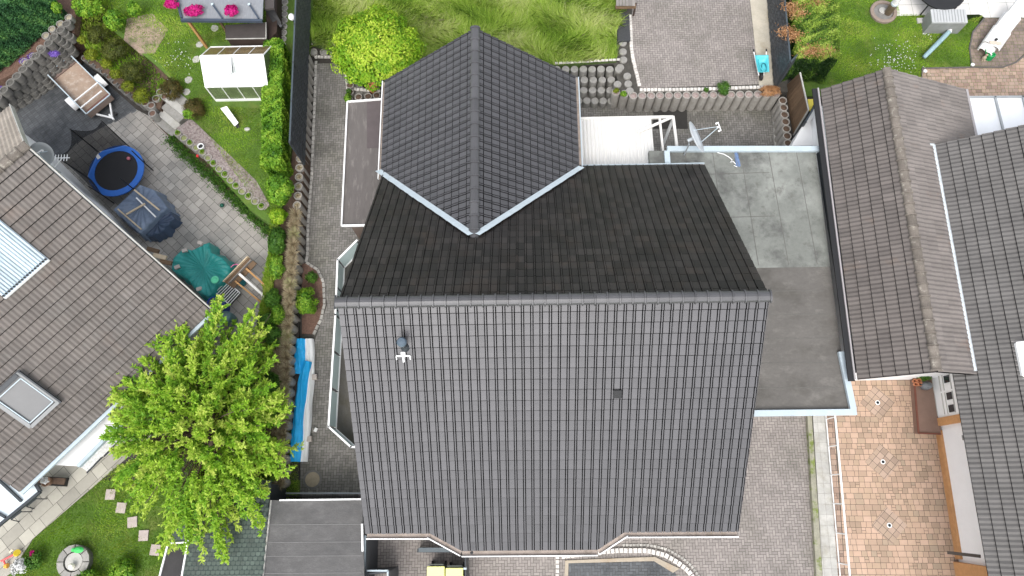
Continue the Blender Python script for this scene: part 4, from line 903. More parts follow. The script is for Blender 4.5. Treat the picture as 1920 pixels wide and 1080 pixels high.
gt_ = thing('gate_fence', 'slim dark fence beside the yellow bins below the bay roof', 'fence', P(872,1060,0)); MB().bar(P(875,1040,.6), P(876,1120,.6), .04, 1.2).build('panel', dark, gt_); MB().box(P(872,1066,1.2), (.1,.06,.1)).build('hinge', trim, gt_)
yel = mat('yellow_plastic', (.78,.78,.28), .45, .04, 4)
for i, (x, y, lb_) in enumerate(((817,1076,'yellow lidded waste bin, left and nearer one of the two'), (852,1079,'yellow lidded waste bin next to the slim dark fence'))):
    c = P(x, y+4, 1.05); t = thing('waste_bin', lb_, 'bin', (c.x,c.y,0), 0, 'yellow waste bins')
    MB().box((c.x,c.y,.5),(.5,.55,1.), taper=-.12).build('body', mat('bin_dark', (.08,.09,.08), .6), t, bevel=.03)
    MB().prism([(c.x-.29,c.y-.33,1.06),(c.x+.29,c.y-.33,1.06),(c.x+.29,c.y+.30,1.10),(c.x-.29,c.y+.30,1.10)], 1.0).build('lid', yel, t, bevel=.02); MB().tube([(c.x-.25,c.y+.36,1.04),(c.x+.25,c.y+.36,1.04)], .02, 8).build('handle', mat('bin_dark', (.08,.09,.08)), t)
    for s in (-1,1): MB().tube([(c.x+s*.2,c.y+.3,.1),(c.x+s*.26,c.y+.3,.1)], .1, 14).build('wheel', black, t)
arc = [P(1052,1043,0), P(1120,1035,0), P(1160,1032,0), P(1212,1032,0), P(1245,1040,0), P(1270,1054,0), P(1290,1070,0), P(1310,1100,0)]
setts('front_arc_kerb', arc, .07, .18, .15, sett); arc2 = [p+Vector((.12,.17,0)) for p in arc[2:]]; setts('front_arc_row', arc2, .01, .1, .12, mat('path_sett', (.36,.345,.315)))
setts('entry_kerb', [P(1045,1040,0), P(1045,1120,0)], .02, .14, .16, sett)
sand = mat('sandstone_wall', (.42,.36,.28), .85, .15, 4, attr=.15, bump=.01, stains=(((.30,.19,.10), 2, .5, .7, .6),))
b = MB(); ar3 = [P(1060,1051,.05), P(1228,1044,.05), P(1274,1066,.05), P(1262,1074,.05), P(1226,1052,.05), P(1066,1056,.05), P(1064,1120,.05), P(1056,1120,.05)]
struct(b.prism(ar3, -.3).build('stair_coping', sand)); pave('sunken_paving', PL([(1060,1052),(1225,1049),(1265,1072),(1290,1130),(1060,1130)], .008), .008, paverD)
stn = mat('gutter_inside', (0,0,0))
# manhole
mh_ = P(586,899,.0); mn = thing('manhole_cover', 'round beige manhole cover with concrete ring near the blue tarp', 'manhole cover', mh_); MB().lathe(mh_, [(.33,-.02),(.33,.02),(.27,.02),(.27,-.01)], 28).build('ring', concD, mn); MB().lathe(mh_, [(.26,-.01),(.26,.018),(.0,.024)], 28).build('cover', mat('beige_iron', (.33,.28,.20), .8, .15, 8), mn)
# ------------------------------------------------------------------ planter rings and palisade stones
ringm = mat('planter_concrete', (.33,.31,.28), .9, .2, 6, bump=.01, bsc=40, stains=(((.14,.13,.10), 3, .5, .7, .6),))
gravelm = mat('pink_gravel', (.40,.33,.31), .95, .3, 30, bump=.02, bsc=60, stains=(((.12,.07,.05), 30, .45, .6, .8),))
def planter_proto(name, label, group, h, r, fill, m=ringm, fillh=.05):
    t = thing(name, label, 'planter', (0,0,0), 0, group)
    MB().lathe((0,0,0), [(r*.97,0),(r,h*.5),(r,h-.012),(r*.97,h),(r*.80,h),(r*.78,h-.012),(r*.78,h-.12)], 18, sx=1, sy=1).build('ring', m, t, world=False)
    b = MB(); b.lathe((0,0,0), [(r*.79,h-fillh-.04),(r*.79,h-fillh),(r*.4,h-fillh+.02),(0,h-fillh+.03)], 14).build('filling', fill, t, world=False); return t
def row(proto, pts, first=[None]):
    for i, p in enumerate(pts):
        if not proto.get('used'): proto['used'] = 1; proto.location = p; continue
        c = dup(proto, p, rnd(0,6.28))
def done(*ps):
    for o in bpy.data.objects:
        if 'used' in o: del o['used']
def interp(pts, n):
    pts = [Vector(p) for p in pts]; ls = [0]
    for i in range(len(pts)-1): ls.append(ls[-1]+(pts[i+1]-pts[i]).length)
    out = []
    for k in range(n):
        s = ls[-1]*k/(n-1); i = 0
        while i < len(pts)-2 and ls[i+1] < s: i += 1
        out.append(pts[i].lerp(pts[i+1], (s-ls[i])/(ls[i+1]-ls[i])))
    return out
def low(pts, zt, h): return [Vector((p.x,p.y,zt-h)) for p in pts]
pr1 = planter_proto('planter_ring', 'round concrete planter in the row between the raised terrace and lower yard', 'planters along the raised terrace', 1.05, .175, gravelm)
row(pr1, low(interp(PL([(1155,172),(1189,179),(1300,178),(1380,177),(1455,176)], .27), 19), .27, 1.05))
pr2 = planter_proto('planter_ring', 'leaning grey round planter stacked up the bank east of the lower yard', 'planters on the bank east of the lower yard', 1.0, .17, soil)
row(pr2, low(interp(PL([(1468,188),(1473,225),(1478,268)], .25), 7), .25, 1.0))
pr3 = planter_proto('planter_ring', 'tall round concrete planter in the long row beside the narrow side path', 'planters along the side path', .95, .165, mat('dry_fill', (.34,.30,.22), .95, .3, 20, bump=.02, bsc=50))
wrow = interp(PL([(571,100),(566,200),(562,300),(558,370),(553,420),(546,520),(540,600),(537,640),(535,700),(529,800),(524,905)], .95), 44)
row(pr3, low(wrow, .95, .95))
pr4 = planter_proto('planter_ring', 'round concrete planter in the diagonal row below the gravel bed', 'planters below the gravel bed', .75, .155, mat('herb_fill', (.22,.24,.10), .95, .35, 20, bump=.02, bsc=50))
prow4 = interp(PL([(333,249),(356,267),(380,285),(402,307),(425,329),(448,353),(474,373),(490,386)], 1.0), 15)
row(pr4, low(prow4, 1.07, .82))
pr5 = planter_proto('planter_ring', 'round planter filled with dark soil beside the small bed north of the annex', 'planters by the annex bed', .3, .16, soil)
row(pr5, low(PL([(655,146),(656,159),(656,172),(654,186)], .25), .25, .3))
pr5b = planter_proto('planter_ring', 'half hidden round planter directly above the white edge of the annex roof', 'planters above the annex roof', .3, .16, soil)
row(pr5b, low(PL([(672,181),(690,180),(706,178)], .25), .25, .3))
pr6 = planter_proto('planter_ring', 'low round stone ring filled with gravel at the meadow edge under the round tree', 'stone rings at the head of the side path', .3, .17, conc, fillh=.01)
row(pr6, low(PL([(588,97),(607,97),(626,98),(645,100)], .15), .15, .3))
pr7 = planter_proto('planter_ring', 'pale round stone ring in the column between dark fence and dark shed', 'stone rings west of the woven fence', .3, .14, conc, concL, fillh=.01)
row(pr7, low(interp(PL([(534,-8),(533,40),(530,84)], 1.0), 9), 1.0, .3))
# solid palisade stones
pal = tag(MB().lathe((0,0,0), [(.165,-.5),(.165,.0),(.155,.02),(.05,.035),(0,.03)], 14, sx=1, sy=1).build('palisade_stone', conc, origin=(0,0,0)), 'solid round palisade stone in the stepped wall below the meadow', 'stone', 'palisade stones below the meadow'); palu = [0]
def stones(proto, used, pts, sc=1):
    for p in pts:
        if not used[0]: used[0] = 1; o = proto
        else: o = proto.copy(); C.objects.link(o)
        o.location = (p.x, p.y, p.z+rnd(-.02,.02)); o.rotation_euler = (rnd(-.05,.05), rnd(-.05,.05), rnd(0,6))
for y, x0, x1, z, n in ((130,1044,1160,.28,8),(150,1062,1146,.02,6),(169,1078,1144,-.2,5),(189,1070,1146,-.45,6)):
    stones(pal, palu, interp(PL([(x0,y),(x1,y)], z), n))
stones(pal, palu, PL([(1168,80),(1168,97),(1169,112),(1176,143),(1178,157),(1181,170),(1158,158),(1163,126)], .25))
# terraced crescent wall, top left
cre = thing('wall_stone', 'dark grey crescent stone in the terraced wall behind the trailer', 'wall stone', (0,0,0), 0, 'crescent stones behind the trailer')
MB().lathe((0,0,0), [(.165,-.28),(.175,-.05),(.17,0),(.125,0),(.12,-.05)], 16, sx=1.15, sy=.95).build('rim', mat('crescent_concrete', (.155,.148,.135), .9, .2, 5, bump=.01, bsc=40, stains=(((.08,.08,.07), 3, .5, .7, .6),)), cre, world=False); MB().lathe((0,0,0), [(.12,-.06),(.12,-.04),(0,-.02)], 12).build('filling', mat('dark_gravel', (.10,.095,.085), .95, .3, 25, bump=.02, bsc=50), cre, world=False)
first = True
for k in range(8):
    f = k/7; a, e = P(-30+30*f, 236-62*f, .3+1.35*f), P(148-18*f, 128-90*f, .3+1.35*f); n_ = 13-k//3
    for i in range(n_):
        p = a.lerp(e, (i+.5*(k%2))/n_)
        if first: cre.location = p; first = False
        else: dup(cre, p+Vector((rnd(-.02,.02),rnd(-.02,.02),0)), rnd(-.4,.4)+.7)
struct(MB().prism([P(-60,225,.25), P(152,120,.25), P(160,60,.25), P(-60,140,.25)], -1).build('bank', soil))
struct(MB().prism([P(-60,180,1.2), P(60,120,1.2), P(140,60,1.2), P(150,-60,1.2), P(-60,-60,1.2)], -1).build('upper_bank', mulch))
pale = planter_proto('planter_ring', 'pale topped round planter on the crest between dark hedge and trailer', 'planters on the crest below the dark hedge', .28, .16, mat('dry_fill', (.3,.3,.3)), conc)
row(pale, low(PL([(45,115),(62,105),(75,90),(85,66),(97,54),(112,44),(128,32)], 1.62), 1.62, .28))
side = planter_proto('planter_ring', 'round dark planter at the foot of the shrub bed beside the garden steps', 'planters beside the garden steps', .7, .16, mulch, conc)
row(side, low(PL([(283,197),(292,184),(285,212),(300,172),(272,192),(262,182),(308,180)], .85), .85, .7))
edge = planter_proto('planter_ring', 'small dark ring stone edging the shrub bed beside the trailer', 'ring stones between shrub bed and trailer', .6, .14, soil, concD)
row(edge, low(interp(PL([(158,108),(190,130),(220,158),(262,190)], .7), 10), .7, .6))
# garden steps
st = thing('garden_steps', 'five concrete garden steps between patio and left lawn', 'steps', P(315,225,ZP)); 
u0, u1 = P(292,232,ZP), P(325,260,ZP); d = (u1-u0).normalized(); nn_ = perp(d); nn_ = nn_ if nn_.x > 0 else -nn_; wst = (u1-u0).length
for i in range(5):
    z = ZP+.16*(i+1); c = (u0+u1)/2+nn_*(.16+.3*i); MB().box((c.x,c.y,(z+ZP-.2)/2),(wst,.31,z-ZP+.2), rz=math.atan2(d.y,d.x)).build('step', concL if i%2 else conc, st, bevel=.012)
sp_ = [((403,53),.17),((375,84),.16),((368,112),.18),((354,150),.17),((350,173),.16)]
def stepstone(x, y, r, z, label, group): 
    p = P(x,y,z); n = 7; a0 = rnd(0,6); b = MB(); b.prism([(p.x+r*rnd(.85,1.1)*math.cos(a0+6.283*i/n), p.y+r*rnd(.85,1.1)*math.sin(a0+6.283*i/n), z+.03) for i in range(n)], z-.03)
    return tag(b.build('stepping_stone', concL, origin=p, bevel=.008), label, 'stepping stone', group)
for i, ((x,y),r) in enumerate(sp_): stepstone(x,y,r,ZL,'pale stepping stone in the left lawn, %s' % ['just below the pergola edge','beside the foot of the orange post','left of the greenhouse','between the two dark round shrubs','at the top of the garden steps'][i],'stepping stones past the greenhouse')
for i, (x,y) in enumerate(((208,927),(228,952),(249,979),(270,1004),(292,1031))):
    p = P(x,y,ZP); b = MB(); b.box((p.x,p.y,ZP+.02),(.34,.36,.06), rz=rnd(-.2,.2)); tag(b.build('stepping_stone', mat('pinkish_slab', (.40,.34,.31), .85, .12, 4), origin=p, bevel=.01), 'square stepping stone in the back lawn, %s' % ['nearest the paved terrace','second from the paved terrace','in the middle of the five','fourth from the paved terrace','beside the black lean-to roof'][i], 'stepping stone', 'stepping stones in the back lawn')
p = P(464,243,ZL); tag(MB().lathe((p.x,p.y,ZL), [(.13,0),(.12,.06),(0,.08)], 8, sy=.6).build('stone', concL, origin=p), 'pale flat stone lying in the lawn by the white board', 'stone')
# ------------------------------------------------------------------ left garden things
def frame3(a, b_, c):
    x = (b_-a).normalized(); y = (c-a)-x*(c-a).dot(x); return a, x, y.normalized(), (b_-a).length, y.length
# trailer
o, ax, ay, La, Wa = frame3(P(89,139,.75), P(163,214,.75), P(134,106,.75))
ax = Vector((ax.x,ax.y,0)).normalized(); ay = Vector((ay.x,ay.y,0)).normalized(); o = P(89,139,.75)
tl = thing('trailer', 'open car trailer with worn wooden floor and white mudguards parked on dark paving', 'trailer', o+ax*La/2+ay*Wa/2-Vector((0,0,.55)))
def tpt(u, v, z): return Vector((o.x,o.y,0))+ax*u+ay*v+Vector((0,0,z))
MB().prism([tpt(0,0,.5),tpt(La,0,.5),tpt(La,Wa,.5),tpt(0,Wa,.5)], .44).build('floor', mat('trailer_floor', (.33,.25,.19), .85, .2, 3, stains=(((.52,.46,.40), 4, .5, .7, .7),((.18,.11,.08), 1.5, .52, .7, .6))), tl)
zs = .78; sw = mat('trailer_side', (.24,.18,.15), .7, .15, 5); b = MB(); b.bar(tpt(0,0,.63),tpt(La,0,.63),.03,.3).bar(tpt(0,Wa,.63),tpt(La,Wa,.63),.03,.3).bar(tpt(La,0,.63),tpt(La,Wa,.63),.03,.3).bar(tpt(0,0,.63),tpt(0,Wa,.63),.03,.3).build('side_board', sw, tl)
b = MB(); b.bar(tpt(0,-.01,zs),tpt(La,-.01,zs),.045,.03).bar(tpt(0,Wa+.01,zs),tpt(La,Wa+.01,zs),.045,.03).bar(tpt(La,0,zs),tpt(La,Wa,zs),.045,.03).bar(tpt(0,0,zs),tpt(0,Wa,zs),.045,.03).build('rim_rail', trim, tl)
b = MB(); b.bar(tpt(La*.70,0,zs+.01),tpt(La*.70,Wa,zs+.01),.05,.04).bar(tpt(La*.86,0,zs+.01),tpt(La*.86,Wa*.9,zs+.01),.05,.04).build('cross_bar', white, tl)
MB().prism([tpt(La*.90,.1,.62),tpt(La*.99,.1,.62),tpt(La*.99,Wa*.98,.62),tpt(La*.90,Wa*.98,.62)], .52).build('front_board', mat('red_brown_board', (.16,.075,.06), .7), tl)
MB().prism([tpt(.02,.03,.60),tpt(.2,.03,.55),tpt(.2,Wa-.03,.55),tpt(.02,Wa-.03,.60)], .5).build('tail_board', mat('tail_brown', (.17,.12,.10), .75), tl)
for v_ in (-.14, Wa+.14):
    MB().tube([tpt(La*.62,v_-.07,.45),tpt(La*.62,v_+.07,.45)], .26, 18).build('wheel', black, tl)
    b = MB(); b.grid(lambda u, v: tpt(La*.62+.3*math.cos(math.pi*u), v_-.11+.22*v, .48+.29*math.sin(math.pi*u)), 12, 2).build('mudguard', white, tl, solid=.02)
b = MB(); hx = La+.62; b.bar(tpt(La,.25,.42),tpt(hx,Wa/2,.42),.06,.06).bar(tpt(La,Wa-.25,.42),tpt(hx,Wa/2,.42),.06,.06).bar(tpt(hx-.2,Wa/2,.44),tpt(hx+.12,Wa/2,.44),.07,.07).build('drawbar', white, tl)
MB().tube([tpt(hx-.18,Wa/2+.16,.3),tpt(hx-.18,Wa/2+.24,.3)], .09, 12).build('jockey_wheel', black, tl)
# trampoline
tc_ = P(218,320,.85); rr = 1.10; tm = thing('trampoline', 'round trampoline with blue padding and black net beside the left house', 'trampoline', (tc_.x,tc_.y,ZP)); zt_ = .85
MB().lathe((tc_.x,tc_.y,zt_), [(rr*1.0,-.03),(rr*1.0,.02),(rr*.78,.02),(rr*.78,-.02)], 32).build('padding', mat('blue_pad', (.03,.14,.50), .5, .1, 4), tm)
MB().lathe((tc_.x,tc_.y,zt_), [(rr*.775,-.03),(rr*.775,.0),(0,-.02)], 32).build('mat', mat('black_mat', (.022,.022,.024), .8, .1, 3), tm)
p = P(184,294,.88); tag(MB().box((p.x,p.y,.885),(.14,.2,.012), rz=.7).build('sheet', white, origin=p), 'small white square label sheet lying on the blue trampoline padding', 'sheet')
netm = mat('net', (.012,.012,.013), .9, 0, alpha=.78)
tops = []; 
for k in range(6):
    an_ = R(15+60*k); bx_, by_ = tc_.x+rr*1.04*math.cos(an_), tc_.y+rr*1.04*math.sin(an_); ztop = 2.7 if k in (1,2,3) else 1.9
    MB().tube([(bx_,by_,ZP),(bx_,by_,zt_+.1),(bx_+.04*math.cos(an_),by_+.04*math.sin(an_),ztop)], .022, 8).build('pole', black, tm); tops.append(Vector((bx_,by_,ztop)))
b = MB()
for k in (1,2,3):
    a, e = tops[k], tops[k+1]; al, el = Vector((a.x,a.y,zt_+.05)), Vector((e.x,e.y,zt_+.05)); mid = (a+e)/2
    b.grid(lambda u, v: (al.lerp(el,u)*(1-v)+(a.lerp(e,u)-Vector((0,0,.35*math.sin(math.pi*u))))*v)*1.0+Vector((tc_.x-mid.x,tc_.y-mid.y,0))*(.14*math.sin(math.pi*u)*math.sin(math.pi*v)), 8, 5)
b.build('net', netm, tm)
b = MB(); [b.tube([(tc_.x+rr*.9*math.cos(R(45+90*k)),tc_.y+rr*.9*math.sin(R(45+90*k)),ZP),(tc_.x+rr*.95*math.cos(R(45+90*k)),tc_.y+rr*.95*math.sin(R(45+90*k)),zt_)], .025, 6) for k in range(4)]; b.build('leg_frame', black, tm)
p = P(241,297,.93); tag(MB().lathe((p.x,p.y,.93), [(0,-.075),(.05,-.055),(.075,0),(.05,.055),(0,.075)], 14).build('ball', mat('pink_ball', (.50,.16,.20), .5), origin=p, smooth=True), 'dull pink ball lying on the black trampoline mat', 'ball')
# covered things
def drape(name, label, cat, top, zt, zb, m, flare=.12, lump=.05, folds=9, mid=None, seed=1, parentm=None):
    """cloth over furniture: top outline, soft sagging centre, folded skirt"""
    n = 96; c = sum((Vector(p) for p in top), Vector())/len(top); ring = []
    L = [0]; T = [Vector(p) for p in top]+[Vector(top[0])]
    for i in range(len(top)): L.append(L[-1]+(T[i+1]-T[i]).length)
    for k in range(n):
        s = L[-1]*k/n; i = 0
        while L[i+1] < s: i += 1
        ring.append(T[i].lerp(T[i+1], (s-L[i])/(L[i+1]-L[i])))
    rs = random.Random(seed); ph = [rs.uniform(0,6) for _ in range(6)]
    b = MB(); rows_ = []
    for t in (0.,.25,.5,.7,.85,.95):
        rw_ = []
        for k in range(n):
            p = c.lerp(ring[k], t) if t else c.copy()
            p.z = zt+lump*(math.sin(p.x*4+ph[0])*math.cos(p.y*3.5+ph[1])+.5*math.sin(p.x*9+p.y*7+ph[2]))*(1-t*.5)+(.02+lump*.35)*math.sin(k*2*math.pi/n*round(folds*1.6)+ph[5]+t*1.5)*t
            rw_.append(p)
        rows_.append(rw_)
    for t in (0.,.12,.35,.65,1.):
        rw_ = []
        for k in range(n):
            q_ = ring[k]; o_ = (q_-c); o_.z = 0; o_.normalize()
            w = flare*t+.045*math.sin(2*math.pi*k/n*folds+ph[3])*min(1,t*1.6)+.025*math.sin(2*math.pi*k/n*folds*2.3+ph[4])*t
            rw_.append(Vector((q_.x,q_.y,0))+o_*(w+.02)+Vector((0,0,zt-.02-(zt-zb)*t)))
        rows_.append(rw_)
    for rw_ in rows_: b.v += [tuple(p) for p in rw_]
    for i in range(len(rows_)-1):
        for k in range(n): k2 = (k+1)%n; b.f.append((i*n+k,(i+1)*n+k,(i+1)*n+k2,i*n+k2)); b.a.append(.5)
    o_ = b.build(name, m, origin=(c.x,c.y,zb), smooth=True); return tag(o_, label, cat)
tarpB = mat('slate_cover', (.13,.17,.24), .45, .12, 2, bump=.01, bsc=9, stains=(((.22,.27,.35), 1.6, .45, .65, .7),))
drape('furniture_cover', 'slate blue cover draped over garden furniture next to the trampoline', 'cover', PL([(213,393),(262,347),(286,356),(312,388),(262,436)], 1.05), 1.05, ZP+.03, tarpB, .1, .03, 11, seed=3)
drape('furniture_cover', 'rumpled dark blue cover bunched at the end of the slate blue one', 'cover', PL([(268,425),(312,388),(326,408),(300,436),(276,442)], .75), .75, ZP+.03, mat('navy_cover', (.05,.075,.125), .45, .15, 2, bump=.01, bsc=9), .08, .08, 8, seed=5)
fm = thing('timber_lattice', 'pale open timber frame lying on the slate blue cover', 'frame', P(255,393,1.12)); b = MB()
b.bar(P(221,392,1.13),P(265,430,1.13),.05,.05).build('rail', woodP, fm); MB().bar(P(237,402,1.18),P(272,382,1.18),.06,.05).build('crosspiece', woodP, fm); MB().bar(P(256,371,1.13),P(292,407,1.13),.05,.05).build('rail', white, fm)
tag(MB().bar(P(252,356,1.14),P(299,394,1.14),.06,.05).build('timber_batten', woodP, origin=P(275,375,1.14)), 'single pale batten across the upper corner of the blue cover', 'batten')
teal = mat('teal_tarp', (.02,.26,.235), .4, .12, 2, bump=.012, bsc=7, stains=(((.05,.36,.33), 1.8, .5, .68, .6),))
drape('furniture_cover', 'crumpled teal tarpaulin over a garden table weighted with blocks', 'cover', PL([(326,484),(344,466),(360,470),(392,455),(395,474),(416,484),(430,500),(431,514),(404,534),(392,556),(370,545),(352,522),(322,505)], .95), .95, ZP+.03, teal, .13, .11, 17, seed=9)
b = MB(); 
for q in (((346,476),(362,487)),((362,500),(376,513)),((342,498),(352,506))): b.bar(P(q[0][0],q[0][1],1.0),P(q[1][0],q[1][1],1.0),.16,.03)
for (x,y),lb_ in (((376,456),'top edge'),((347,470),'upper left corner'),((333,501),'left edge'),((374,542),'lower edge')):
    p = P(x,y,1.03); tag(MB().box((p.x,p.y,1.05),(.2,.13,.1), rz=rnd(-.5,.5)).build('weight_block', mat('block', (.45,.40,.36), .85, .15, 6), origin=p, bevel=.01), 'pale block weighing down the %s of the teal tarpaulin' % lb_, 'block', 'blocks on the teal tarpaulin')
p = P(402,524,1.08); tag(MB().lathe((p.x,p.y,1.0), [(.13,0),(.15,.05),(.1,.06),(.05,.03)], 14).build('bowl', mat('mint', (.12,.60,.35), .5), origin=p), 'bright mint green bowl on the teal tarpaulin', 'bowl')
for i,(a,e) in enumerate((((276,466),(298,472)),((288,478),(312,484)),((300,490),(322,494)))): tag(MB().bar(P(*a,.9),P(*e,.9),.16,.08).build('log_board', woodB if i%2==0 else woodP, origin=P(*a,.9)), 'short brown board end sticking out under the left roof verge, %s' % ['uppermost','middle','lowest by the teal cover'][i], 'board', 'board ends by the left house')
# timber swing frame
sf = thing('swing_frame', 'weathered timber frame with brown seat boards leaning over the patio', 'timber frame', P(460,545,ZP))
deck('seat_board', [P(465,482,1.5),P(481,494,1.5),P(438,541,1.1),P(419,528,1.1)], .05, woodB, sf); MB().bar(P(465,481,1.56),P(419,528,1.16),.03,.1).build('edge_board', woodP, sf); MB().bar(P(472,487,1.6),P(430,531,1.2),.03,.12).build('centre_board', woodG, sf)
MB().bar(P(448,513,1.5),P(504,563,.5),.09,.06).build('beam', mat('white_beam', (.72,.70,.67), .7), sf); MB().bar(P(461,503,1.5),P(520,556,.5),.07,.06).build('leg', woodO, sf); MB().bar(P(441,527,1.3),P(502,577,.4),.06,.05).build('leg', woodO, sf); MB().bar(P(503,562,.55),P(532,586,.3),.12,.1).build('foot_beam', woodB, sf)
gd = thing('slatted_rack', 'white slatted rack with dark gaps beside the timber frame', 'rack', P(425,545,.6)); b = MB()
for i in range(11): a = P(397,543,.7).lerp(P(430,571,.7),i/10); e = P(419,522,.7).lerp(P(450,549,.7),i/10); MB().bar(a,e,.025,.03).build('slat', white, gd)
MB().bar(P(397,543,.68),P(430,571,.68),.04,.04).build('rail', white, gd); MB().bar(P(419,522,.68),P(450,549,.68),.04,.04).build('rail', white, gd)
lgm = MB(); lgm.prism(PL([(398,545),(420,524),(448,549),(429,569)], .45), .25).build('base', black, gd)
p = P(440,508,.95); hc = [(p.x+.26*math.cos(t/20*6.283),p.y+.26*math.sin(t/20*6.283),.95+.1*math.cos(t/20*6.283)) for t in range(21)]; tag(MB().tube(hc, .018, 6, caps=False).build('hula_hoop', mat('pink', (.75,.18,.38), .4), origin=p), 'pink hoop leaning against the timber frame', 'hoop')
p = P(455,530,ZP); tag(MB().lathe((p.x,p.y,ZP), [(.15,0),(.17,.12),(.15,.12),(.12,.03),(.0,.02)], 16).build('basket', mat('teal_plastic', (.02,.16,.17), .5), origin=p), 'small teal basket under the timber frame', 'basket')
def barrel(name, label, x, y, z, h, r, col, top):
    p = P(x,y,z+h); t = thing(name, label, 'barrel', (p.x,p.y,z)); MB().lathe((p.x,p.y,z), [(r*.9,0),(r*1.05,h*.4),(r*1.02,h*.8),(r*.9,h),(r*.8,h),(r*.78,h-.05)], 20).build('body', col, t, smooth=False); MB().lathe((p.x,p.y,z), [(r*.79,h-.08),(r*.79,h-.05),(0,h-.04)], 18).build('lid', top, t)
barrel('rain_barrel', 'deep blue rain barrel with grey water top at the house corner', 400, 568, ZP, .95, .27, mat('royal_blue', (.01,.04,.28), .35), mat('water_grey', (.12,.12,.12), .3))
barrel('rain_barrel', 'grey teal barrel half under the tree next to the blue one', 421, 594, ZP, .7, .25, mat('grey_teal', (.08,.16,.17), .5), mat('grey_teal_lid', (.14,.22,.22), .5))
p = P(416,385,ZP+.09); tag(MB().lathe((p.x,p.y,p.z), [(0,-.09),(.06,-.065),(.09,0),(.06,.065),(0,.09)], 14).build('ball', mat('dark_green_ball', (.01,.09,.06), .4), origin=p, smooth=True), 'dark green ball lying on the pale patio slabs', 'ball')
# sandbox and toys
struct(MB().bar(P(446,663,ZP+.08),P(494,617,ZP+.08),.06,.18).build('timber_edging', woodP)); struct(MB().prism(PL([(440,672),(494,620),(530,650),(500,700),(440,700)], ZP+.02), 0).build('play_corner', mat('play_soil', (.22,.15,.09), .95, .3, 8, bump=.02)))
def toy(x, y, cols, label, rz):
    p = P(x,y,ZP+.1); t = thing('toy_vehicle', label, 'toy', (p.x,p.y,ZP), rz); MB().box((0,0,.12),(.3,.17,.1)).build('body', mat(cols[0],cols[1],.4), t, world=False, bevel=.02); MB().box((-.03,0,.2),(.14,.13,.1)).build('cab', mat(cols[2],cols[3],.4), t, world=False, bevel=.02)
    for sx in (-.1,.1):
        for sy in (-.09,.09): MB().tube([(sx,sy-.02,.06),(sx,sy+.02,.06)], .06, 10).build('wheel', black, t, world=False)
toy(485,648,('toy_green',(.05,.45,.10),'toy_dark',(.03,.03,.03)),'green toy vehicle with black wheels in the play corner',-.6)
toy(478,656,('toy_blue',(.03,.10,.45),'toy_white',(.6,.6,.6)),'blue and white toy vehicle behind the green one',.9)
toy(466,673,('toy_red',(.55,.04,.06),'toy_grey',(.35,.36,.38)),'red toy vehicle with grey cab by the tree foliage',-.5)
toy(463,684,('toy_yellow',(.75,.55,.04),'toy_yellow2',(.7,.5,.03)),'yellow toy vehicle half under the tree foliage',.2)
toy(473,665,('toy_orange',(.7,.35,.05),'toy_cream',(.7,.6,.4)),'orange toy vehicle between the red and blue ones',.4)
# white board in lawn
wbn = thing('folded_table', 'narrow white folded table standing in the left lawn', 'folding table', P(432,218,ZL)); deck('top', [P(413,203,1.5),P(425,199,1.5),P(447,230,1.15),P(440,237,1.15)], .05, white, wbn); MB().bar(P(444,233,1.1),P(447,240,.97),.12,.05).bar(P(416,205,1.4),P(440,236,1.0),.03,.03).build('leg', black, wbn)
wpot = P(377,275,1.1); t = thing('flower_pot', 'white round pot with dark filling on the gravel bed edge', 'flower pot', wpot); MB().lathe((wpot.x,wpot.y,.98), [(.09,0),(.125,.16),(.13,.18),(.10,.18),(.095,.12)], 18).build('pot', white, t); MB().lathe((wpot.x,wpot.y,.98), [(.098,.1),(.098,.13),(0,.14)], 12).build('soil', black, t)
p = P(371,293,.95); tag(MB().box((p.x,p.y,.98),(.08,.1,.07)).build('marker', mat('red_paint', (.6,.03,.03), .4), origin=p, bevel=.01), 'tiny red block beside the planters below the white pot', 'block')
# pergola, post, dark shed, box
pg = thing('pergola', 'grey roofed pergola with dark gutter at the top edge of the left garden', 'pergola', P(420,0,ZL)); gq = PL([(341,37),(492,38),(497,-90),(310,-90)], 2.95)
MB().prism(gq, 2.9).build('roof_sheet', mat('grey_polycarbonate', (.20,.21,.225), .45, .12, 3, stains=(((.32,.32,.32), 5, .5, .7, .5),), aniso=(5,1,1)), pg)
MB().bar(gq[0]-Vector((.02,.03,0)), gq[1]+Vector((0,-.03,0)), .1, .12).build('gutter', mat('slate_gutter', (.045,.06,.085), .4), pg); b = MB(); b.bar(gq[0]+Vector((0,.05,.05)), gq[3]+Vector((0,0,.05)), .08, .06).build('rafter', mat('slate_gutter',(.1,.1,.1)), pg)
for x0,x1 in ((417,397),(485,466)): MB().bar(P(x0,35,2.99),P(x1,6,2.99),.06,.06).build('rafter', mat('slate_gutter',(.1,.1,.1)), pg); 
for x in (331,398,467): p = P(x,8,3.02); MB().box(p,(.09,.09,.05)).build('joint_cap', trim, pg)
p = P(388,89,ZL); MB().box((p.x,p.y,ZL+.97),(.1,.1,1.94)).build('post', woodO, pg); p = P(416,46,1.4); MB().box((p.x,p.y,ZL+.97),(.08,.08,1.94)).build('post', woodB, pg)
bxm = mat('dark_felt_lid', (.055,.047,.044), .75, .2, 3); cb = thing('storage_box', 'dark brown storage box with felt lid below the pergola', 'storage box', P(460,70,ZL)); MB().prism(PL([(422,47),(499,42),(499,72),(423,73)], 2.0), 1.95).build('lid', bxm, cb); q_ = PL([(424,50),(498,45),(498,71),(425,72)], 1.95); MB().prism(q_, ZL).build('body', mat('dark_brown_board', (.06,.04,.032), .8, .2, 3), cb)
MB().bar(P(499,42,2.02),P(499,72,2.02),.03,.05).bar(P(423,73,2.02),P(499,72,2.02),.03,.04).build('edge', concL, cb)
